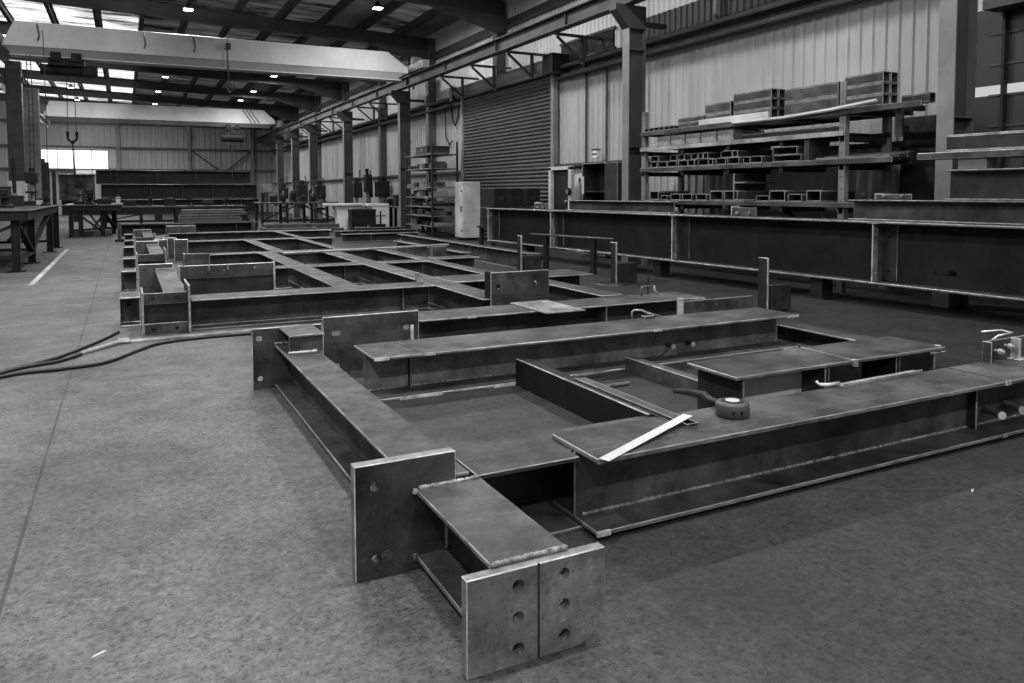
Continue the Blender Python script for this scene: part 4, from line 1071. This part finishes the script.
# ------------------------------------------------------------------ tall shelving with boxes beside the shutter
sx, sy = 9.62, 25.1
t = thing('shelving_unit', 'tall open steel shelving crowded with dark parts beside the roller shutter', 'shelving', (sx, sy, 0))
for x, y, h in ((0, 2.75, 3.1), (0, 0, 3.32), (.95, 2.75, 3.1), (.95, 0, 3.4)):
    MB().box(x - .03, x + .03, y - .03, y + .03, 0, h).build('post', [M.dark], t)
SH = (.42, .78, 1.11, 1.45, 1.80, 2.46, 2.97)
for z in SH: MB().box(-.03, .98, -.03, 2.78, z - .04, z).build('shelf', [M.dark, M.grey], t, .01)
rnd = random.Random(4)
kk = 0
KN = [('parts_bin', 'bin'), ('steel_offcut', 'offcut'), ('pipe_flange', 'flange'), ('parts_box', 'box')]
for si, z in enumerate(SH):
    y = .06; j = 0
    nx = .5 if si < 6 else .3
    while y < 2.5:
        w = rnd.uniform(.18, .46); h = rnd.uniform(.12, .27) if si < 6 else rnd.uniform(.05, .12)
        nm, ct = KN[rnd.randrange(4)]
        lab = '%s %s from the shutter end on the %s shelf of the tall shelving' % (ORD[j], {'bin': 'dark bin', 'offcut': 'steel offcut', 'flange': 'round flange', 'box': 'closed box'}[ct], ['lowest', 'second', 'third', 'fourth', 'fifth', 'sixth', 'top'][si])
        if si == 6 and j == 1: nm, ct, lab, w, h = 'crate', 'crate', 'large dark crate on top of the tall shelving', 1.15, .30
        o = MB(); m = rnd.choice([M.black, M.dark, M.steel, M.craned])
        if ct == 'flange': o.cyl((.3, w / 2, 0), (.3, w / 2, h * .4), w / 2).cyl((.3, w / 2, h * .4), (.3, w / 2, h), w / 3.4)
        elif ct == 'offcut': o.prism([(0, 0), (w, 0), (w, .02), (.02, .02), (.02, h), (0, h)], 'x', .02, .6)
        elif ct == 'bin': o.prism([(0, 0), (w, 0), (w, h), (w - .015, h), (w - .015, .015), (.015, .015), (.015, h), (0, h)], 'x', .03, .55).box(.02, .035, 0, w, 0, h * .6)
        else: o.box(.03, .9, 0, w, 0, h).box(.02, .91, -.008, w + .008, h * .8, h)
        if ct == 'crate':
            cr_ = thing(nm, lab, ct, (sx, sy + y, z + .002)); o.build('crate_body', [M.dark], cr_, .01); MB().box(.015, .02, .5, .66, .12, .2).build('crate_label', [M.edge], cr_)
        else: tag(o.build(nm, [m, M.grey], None, .008, loc=(sx, sy + y, z + .002)), lab, ct, 'parts stored on the tall shelving')
        y += w + rnd.uniform(.01, .06); j += 1

# ------------------------------------------------------------------ work tables on the aisle side
def work_table(label, x0, x1, y0, y1, h, legs, braces):
    t = thing('work_table', label, 'work table', ((x0 + x1) / 2, y0, 0))
    ox = (x0 + x1) / 2
    MB().box(x0 - ox, x1 - ox, 0, y1 - y0, h - .035, h).build('table_top', [M.dark, M.steel], t, .01)
    ap = MB().box(x0 - ox + .05, x1 - ox - .05, .05, .08, h - .22, h - .035).box(x0 - ox + .05, x1 - ox - .05, y1 - y0 - .08, y1 - y0 - .05, h - .22, h - .035)
    ap.box(x1 - ox - .08, x1 - ox - .05, .05, y1 - y0 - .05, h - .22, h - .035).build('apron', [M.black, M.dark], t, .01)
    for x, y in legs:
        l = MB().box(x - ox - .075, x - ox + .075, y - y0 - .012, y - y0 + .012, 0, h - .05).box(x - ox - .075, x - ox - .06, y - y0 - .08, y - y0 + .08, 0, h - .05).box(x - ox + .06, x - ox + .075, y - y0 - .08, y - y0 + .08, 0, h - .05).build('leg', [M.black, M.dark], t, .008)
        MB().box(x - ox - .16, x - ox + .16, y - y0 - .14, y - y0 + .14, 0, .02).build('foot_plate', [M.black], l)
    for a, b in braces:
        MB().bar((a[0] - ox, a[1] - y0, a[2]), (b[0] - ox, b[1] - y0, b[2]), .12, .06).build('brace', [M.black], t)
    return t
work_table('heavy dark welding table with braced legs beside the floor tape line', -5.0, -1.72, 18.2, 26.4, 1.27,
           [(-2.0, 18.45), (-1.93, 20.6), (-1.85, 24.3), (-1.82, 26.1), (-4.7, 18.45), (-4.7, 22), (-4.7, 26.1)],
           [((-2.0, 18.5, .30), (-4.6, 18.5, .30)), ((-2.05, 18.5, .95), (-3.6, 18.5, .2)), ((-1.93, 20.6, .25), (-2.0, 18.5, .25)), ((-1.95, 20.6, .32), (-4.6, 20.6, .32)), ((-1.93, 20.7, .35), (-1.86, 24.2, 1.05)), ((-1.85, 24.3, .3), (-4.6, 24.3, .3)), ((-2.8, 24.3, .3), (-2.0, 20.7, 1.0)), ((-2.0, 18.6, 1.0), (-1.93, 20.5, .3))])
work_table('heavy dark welding table with crossed braces at the far end of the aisle', -2.05, -.05, 31.9, 39.0, 1.18,
           [(-1.75, 32.0), (-1.45, 32.1), (-.75, 32.3), (-.40, 34.0), (-1.75, 38.6), (-.4, 38.6)],
           [((-1.7, 32.05, 1.0), (-.8, 32.3, .2)), ((-.75, 32.2, .2), (-1.3, 32.2, 1.05)), ((-1.1, 32.2, .25), (-.6, 32.3, 1.0)), ((-1.75, 32.0, .25), (-.5, 33.9, .25)), ((-.75, 32.3, 1.0), (-.4, 34, .3))])

def vise(label, x, y, z, s=1.0, m=None):
    t = thing('bench_vise', label, 'vise', (x, y, z))
    MB().lathe([(0, 0), (.14 * s, 0), (.14 * s, .04 * s), (.08 * s, .08 * s), (.07 * s, .18 * s), (0, .18 * s)], n=12).build('base', [M.black], t)
    MB().box(-.08 * s, .08 * s, -.16 * s, .0, .18 * s, .36 * s).box(-.10 * s, .10 * s, -.03 * s, .03 * s, .36 * s, .42 * s).build('fixed_jaw', [M.black, M.dark], t, .012)
    MB().box(-.08 * s, .08 * s, .05 * s, .18 * s, .20 * s, .40 * s).build('moving_jaw', [M.black, M.dark], t, .012)
    MB().cyl((0, -.16 * s, .25 * s), (0, .30 * s, .25 * s), .02 * s, 8).cyl((-.14 * s, .28 * s, .25 * s), (.14 * s, .28 * s, .25 * s), .012 * s, 6).build('screw_handle', [M.grey], t)
def box_item(label, x, y, z, w, d, h, m=None, name='tool_box', cat='box', lid=True):
    t = thing(name, label, cat, (x, y, z))
    MB().box(-w / 2, w / 2, -d / 2, d / 2, 0, h * .8).build('body', [m or M.black, M.dark], t, .012)
    if lid: MB().box(-w / 2 - .01, w / 2 + .01, -d / 2 - .01, d / 2 + .01, h * .8, h).build('lid', [m or M.black, M.dark], t, .012)
    MB().tube([(-w * .25, 0, h), (-w * .2, 0, h + .05), (w * .2, 0, h + .05), (w * .25, 0, h)], .012, 6).build('handle', [M.grey], t)
    return t
def machine(label, x, y, w, h, z0=0, m=None, rod=0, cat='drilling machine', name='drilling_machine', d=.5):
    """upright pillar machine: base, pillar, head, motor"""
    t = thing(name, label, cat, (x, y, z0))
    m = m or M.black
    MB().box(-w / 2, w / 2, -d / 2, d / 2, 0, .12).build('base', [m, M.dark], t, .01)
    MB().cyl((0, .1, .12), (0, .1, h), w * .16, 12).build('pillar', [M.craned], t)
    MB().box(-w * .42, w * .42, -d / 2, d * .3, h * .62, h * .95).build('head', [m, M.dark], t, .02)
    MB().box(-w * .4, w * .4, -d / 2, d * .1, h * .34, h * .40).build('work_plate', [m, M.dark], t, .01)
    MB().cyl((0, -d * .3, h * .45), (0, -d * .3, h * .62), w * .08, 10).build('spindle', [M.grey], t)
    MB().cyl((0, d * .15, h * .95), (0, d * .15, h * 1.06), w * .22, 12).build('motor', [m], t)
    if rod: MB().cyl((w * .3, 0, h * .9), (w * .3, 0, h + rod), .03, 6).build('feed_rod', [M.dark], t)
    return t
vise('large dark vise on the nearest work table beside the banded column', -2.5, 21.5, 1.27, 1.2)
vise('dark vise on the nearest work table at its aisle corner', -1.95, 24.8, 1.27, .9)
box_item('dark tool box on the near work table behind the vise', -2.6, 23.6, 1.27, .5, .3, .28)
box_item('small pale box on the near work table', -2.12, 25.3, 1.27, .22, .2, .2, M.pale, 'carton', 'box')
machine('dark pillar drill standing on the near work table', -2.35, 25.7, .35, 1.0, 1.27)
t = thing('lamp_stand', 'slim dark post rising from the near work table beside the tall column', 'post', (-2.72, 25.2, 1.27))
MB().box(-.12, .12, -.12, .12, 0, .03).build('base', [M.black], t); MB().cyl((0, 0, .03), (0, 0, 1.3), .05, 10).build('pole', [M.black], t)
t = thing('steel_bar', 'dark upright flat bars clamped at the end of the near work table, under the window', 'bar', (-2.0, 26.2, 1.27))
for k, (x, h) in enumerate(((-.35, 1.0), (-.1, 1.35), (.0, 1.25), (.16, 1.0))): MB().box(x - .05, x + .05, -.03, .03, 0, h).build('upright', [M.black], t)
vise('dark vise standing on the far work table under the hook', -1.15, 33.0, 1.18, 1.3)
machine('dark grinder on a stalk with a white label on the far work table', -1.55, 34.0, .4, 1.0, 1.18, None, 0, 'grinder', 'grinder')
box_item('flat dark box on the far work table beside the vise', -.7, 33.6, 1.18, .5, .4, .22)
box_item('pale canister on the aisle corner of the far work table', -.22, 33.4, 1.18, .18, .18, .28, M.pale, 'canister', 'canister')
t = thing('hoist_chain', 'chain hoist hanging down beside the tall column over the near work table', 'chain', (-2.40, 26.0, 2.0))
MB().tube([(0, 0, 0), (.02, 0, 2.2), (.0, 0, 3.6)], .014, 6).tube([(.10, 0, .2), (.12, 0, 2.2), (.10, 0, 3.6)], .014, 6).build('chain', [M.dark], t)
for k in range(18): MB().box(-.02, .12, -.008, .008, .25 + k * .19, .265 + k * .19).build('chain_link', [M.dark], t)
MB().box(-.02, .14, -.07, .07, -.1, .22).build('control_box', [M.black], t, .01)
MB().tube([(.42, 0, -.7), (.44, 0, 2), (.43, 0, 4.3)], .012, 6).build('cable', [M.dark], t)

# ------------------------------------------------------------------ steel and benches at the end of the hall
def girder_far(label, x0, x1, y, z0, z1, m=None, cat='girder', ribs=0):
    t = thing('plate_girder', label, cat, (x0, y, z0))
    L = x1 - x0; H = z1 - z0
    mats = [m or M.black, M.dark]
    MB().box(0, L, -.25, .25, H - .06, H).build('flange', mats, t, .02)
    MB().box(0, L, -.25, .25, 0, .06).build('flange', mats, t, .02)
    MB().box(0, L, -.02, .02, .06, H - .06).build('web', [m or M.black], t)
    for k in range(ribs):
        MB().box(L * (k + .5) / ribs - .02, L * (k + .5) / ribs + .02, -.23, -.02, .06, H - .06).build('stiffener', mats, t)
    return t
girder_far('deep dark girder stacked on the pile below the daylight window', -3.3, -1.5, 50.4, 1.235, 2.70, M.steel, ribs=2)
girder_far('long dark girder topmost of the pile before the far wall', -1.45, 7.2, 51, 2.16, 2.98, ribs=4)
girder_far('long dark girder in the middle of the pile before the far wall', -1.2, 7.5, 50.6, 1.25, 2.14, ribs=5)
girder_far('long dark girder at the bottom of the pile before the far wall', -3.2, 7.6, 50.4, .35, 1.23, ribs=5)
for i, x in enumerate((-2.4, 1.8, 6.0)):
    t = thing('timber_bearer', ORD[i] + ' dark bearer from the window side under the bottom girder of the pile', 'bearer', (x, 50.4, 0))
    MB().box(-.2, .2, -.4, .4, 0, .35).build('bearer', [M.black], t, .01)
def bench(label, x0, x1, y0, y1, h, m=None, top=None, legs=4, name='workbench'):
    t = thing(name, label, 'workbench', ((x0 + x1) / 2, y0, 0)); L = (x1 - x0) / 2; D_ = y1 - y0
    MB().box(-L, L, 0, D_, h - .08, h).build('bench_top', [top or M.dark, M.grey], t, .015)
    for i in range(legs):
        x = -L + .12 + i * (2 * L - .24) / (legs - 1)
        for y in (.1, D_ - .1): MB().box(x - .06, x + .06, y - .06, y + .06, 0, h - .08).build('leg', [m or M.black, M.dark], t, .01)
    MB().box(-L + .1, L - .1, .08, .14, .25, .35).build('cross_rail', [m or M.black], t)
    MB().bar((-L + .15, .1, .35), (0, .1, h - .1), .08, .06).bar((L - .15, .1, .35), (0, .1, h - .1), .08, .06).build('brace', [m or M.black], t)
    return t
bench('long dark trestle bench under the pile of dark girders', -.95, 5.35, 39.5, 41, 1.0, legs=5)
bench('dark workbench with crowded tools in front of the far columns', 5.55, 9.2, 36.6, 38.5, 1.17, legs=4)
bench('low dark bench running behind the tall shelving', 10.62, 11.3, 29.0, 34.0, 1.0, legs=3)
girder_far('long low trestle beam with pale-edged end posts closing off the far frame', -.24, 4.3, 29.0, .16, .56, ribs=3, cat='beam')
for i, x in enumerate((-.18, 4.1)):
    t = thing('support_post', ['pale-edged post at the aisle end of the low trestle beam', 'pale-edged post at the wall end of the low trestle beam'][i], 'post', (x, 28.6, 0))
    MB().box(-.06, .06, -.06, .06, 0, .62).build('post', [M.steel, M.grey], t, .02); MB().box(-.14, .14, -.3, .3, 0, .06).build('foot', [M.black], t, .01)
for k, (x, z) in enumerate(((1.05, .0), (1.5, .0), (1.15, .3), (1.6, .3))):
    tag(rhs(MB(), .42, .5, .27, .02).build('box_section', [M.steel, M.cut, M.edge], None, .015, loc=(x, 26.6, z), rotz=0), ['box section at the aisle side, lower row, in front of the low trestle beam', 'box section second in the lower row in front of the low trestle beam', 'box section at the aisle side, upper row, before the low trestle beam', 'box section second in the upper row, before the low trestle beam'][k], 'box section', 'box sections by the low trestle beam')
# stacked pale channels
for k in range(5):
    t = thing('steel_channel', ORD[k] + ' steel channel from the bottom in the stack on the far trestles', 'channel', (1.95 + .03 * k, 34.0, .36 + k * .115))
    MB().box(0, 2.5 - .1 * (k % 3), -.3, .3, 0, .02).box(0, 2.5 - .1 * (k % 3), -.3, -.27, .02, .105).box(0, 2.5 - .1 * (k % 3), .27, .3, .02, .105).build('channel', [M.steel2, M.cut, M.edge], t, .008)
for i, x in enumerate((2.1, 4.2)):
    t = thing('trestle', ['low trestle under the aisle end of the channel stack', 'low trestle under the wall end of the channel stack'][i], 'trestle', (x, 34.0, 0))
    MB().box(-.08, .08, -.5, .5, .28, .36).build('top_bar', [M.dark], t)
    for y in (-.4, .4): MB().bar((-.2, y, 0), (0, y, .3), .05, .05).bar((.2, y, 0), (0, y, .3), .05, .05).build('leg', [M.dark], t)
for i, (x0, x1, y, z, h) in enumerate(((4.75, 6.8, 31.2, 0, .20), (4.85, 6.7, 31.3, .20, .17), (6.75, 7.9, 31.0, 0, .2), (6.8, 7.75, 31.1, .2, .16))):
    t = thing('steel_channel', ['lower long channel of the pile before the dark workbench', 'upper long channel of the pile before the dark workbench', 'lower short channel lying beside the pale machine table', 'upper short channel lying beside the pale machine table'][i], 'channel', (x0, y, z))
    MB().box(0, x1 - x0, -.4, .4, 0, .02).box(0, x1 - x0, -.4, -.38, .02, h).box(0, x1 - x0, .38, .4, .02, h).build('channel', [M.steel2, M.cut, M.edge], t, .01)
t = thing('trestle_stand', 'dark A-frame trestle at the end of the long dark bench', 'trestle', (4.85, 37.5, 0))
MB().box(-.35, .35, -.08, .08, .95, 1.03).build('top_bar', [M.dark], t)
for a in (-1, 1): MB().bar((a * .36, -.3, 0), (a * .1, 0, .97), .09, .09).bar((a * .36, .3, 0), (a * .1, 0, .97), .09, .09).build('leg', [M.dark, M.steel], t)
# pale machine table
t = thing('machine_table', 'pale machine table with white panels in front of the drilling machines', 'machine', (9.1, 33.0, 0))
MB().box(-1.4, .3, -.4, .5, 1.04, 1.14).build('table_top', [M.white], t, .015)
MB().box(.4, 1.35, -.4, .5, 1.0, 1.12).build('table_top', [M.white], t, .015)
MB().box(-1.0, .2, -.25, .4, .9, 1.04).build('bed', [M.pale], t, .01)
MB().prism([(-.85, 0), (-.35, 0), (-.3, .9), (-.95, .9)], 'y', -.2, .3).build('pedestal', [M.white], t, .01)
MB().box(.60, 1.36, -.36, .45, .06, 1.0).build('side_panel', [M.white], t, .01)
MB().box(.72, 1.2, -.375, -.36, .56, .60).box(.93, 1.0, -.375, -.36, .2, .8).build('panel_handle', [M.black], t)
MB().box(.7, 1.2, -.37, -.36, .02, .22).build('vent', [M.black], t)
MB().box(-.3, .35, -.5, .4, .30, .42).build('lower_tray', [M.white], t)
t = box_item('large dark crate standing before the white machine panel', 9.05, 32.0, .22, 1.05, .6, .68, M.black, 'crate', 'crate')
MB().box(-.55, -.4, -.25, .25, -.22, 0).box(.4, .55, -.25, .25, -.22, 0).build('skid', [M.dark], t)
# the machines by the wall
machine('tall dark pillar machine, first from the shelving, with a rod rising above', 11.0, 35.4, .75, 2.25, 0, None, .7)
machine('tall dark pillar machine third from the shelving', 10.45, 35.9, .38, 2.6, 0, None, 0)
machine('dark narrow machine second from the shelving', 10.72, 36.6, .30, 2.2, 0, None, .5)
machine('dark pillar machine with a slender rod, fourth from the shelving', 9.95, 36.0, .5, 2.2, 0, None, .5)
machine('squat dark machine on the floor between crane column and workbench', 9.1, 40.0, .6, 2.1, 0, None, .3)
machine('dark machine standing far back by the second crane column', 9.2, 45.0, .7, 2.2, 0, None, .4)
machine('dark machine standing far back by the third crane column', 8.7, 48.0, .7, 2.0, 0, None, .6)
t = thing('control_cabinet', 'pale square control box on a post far back by the bracing', 'control box', (7.4, 46.0, 0))
MB().box(-.06, .06, -.06, .06, 0, 1.65).build('post', [M.dark], t); MB().box(-.27, .27, -.12, .12, 1.62, 2.12).build('cabinet_box', [M.grey], t, .02)
for i, (x, y, h) in enumerate(((8.75, 40.6, 1.95), (8.1, 42.5, 1.8), (7.2, 42, 1.7))):
    t = thing('guard_post', ORD[i] + ' slim pale-edged guard frame from the wall side behind the dark workbench', 'guard frame', (x, y, 0))
    MB().box(-.14, -.10, -.03, .03, 0, h).box(.10, .14, -.03, .03, 0, h).box(-.14, .14, -.03, .03, h - .04, h).build('frame', [M.grey, M.pale], t, .01)
    MB().box(-.10, .10, -.01, .01, .9, h - .2).build('infill', [M.dark], t)
rnd = random.Random(11)
NM = [('vise', 'dark vise'), ('grinder', 'dark hand grinder'), ('tool_box', 'dark tool box'), ('clamp', 'dark stack of clamps'), ('paint_can', 'dark can')]
for i in range(7):
    x = 5.8 + i * .47; k = i % 3
    if k == 0: vise(ORD[i] + ' item from the aisle end on the crowded workbench, a dark vise', x, 37.2, 1.17, rnd.uniform(.9, 1.3))
    elif k == 1: box_item(ORD[i] + ' item from the aisle end on the crowded workbench, a dark box', x, 37.2, 1.17, .34, .3, rnd.uniform(.2, .35))
    else:
        t = thing('gas_bottle', ORD[i] + ' item from the aisle end on the crowded workbench, a dark bottle', 'bottle', (x, 37.3, 1.17))
        MB().lathe([(0, 0), (.12, 0), (.12, .34), (.05, .44), (0, .44)], n=14).build('bottle_body', [M.dark], t, smooth=True); MB().cyl((0, 0, .44), (0, 0, .54), .03, 8).build('valve', [M.edge], t)
for i in range(7):
    x = -.6 + i * .85
    if i % 2: box_item(ORD[i] + ' object from the aisle on the long dark trestle bench, a box', x, 40.2, 1.0, .5, .3, rnd.uniform(.2, .42))
    else: vise(ORD[i] + ' object from the aisle on the long dark trestle bench, a vise with pale jaws', x, 40.2, 1.0, rnd.uniform(.9, 1.3))
for i in range(4):
    box_item(ORD[i] + ' dark box from the near end on the low bench behind the shelving', 10.95, 30.2 + i * 1.2, 1.0, .5, .4, rnd.uniform(.3, .6))

# ------------------------------------------------------------------ light and colour
w = bpy.data.worlds.new('world'); SC.world = w; w.use_nodes = True
w.node_tree.nodes['Background'].inputs['Color'].default_value = grey(1.0)
w.node_tree.nodes['Background'].inputs['Strength'].default_value = .5
SC.view_settings.view_transform = 'Standard'; SC.view_settings.look = 'None'
SC.view_settings.gamma = 1; SC.view_settings.use_curve_mapping = False
SC.view_settings.exposure = -0.34
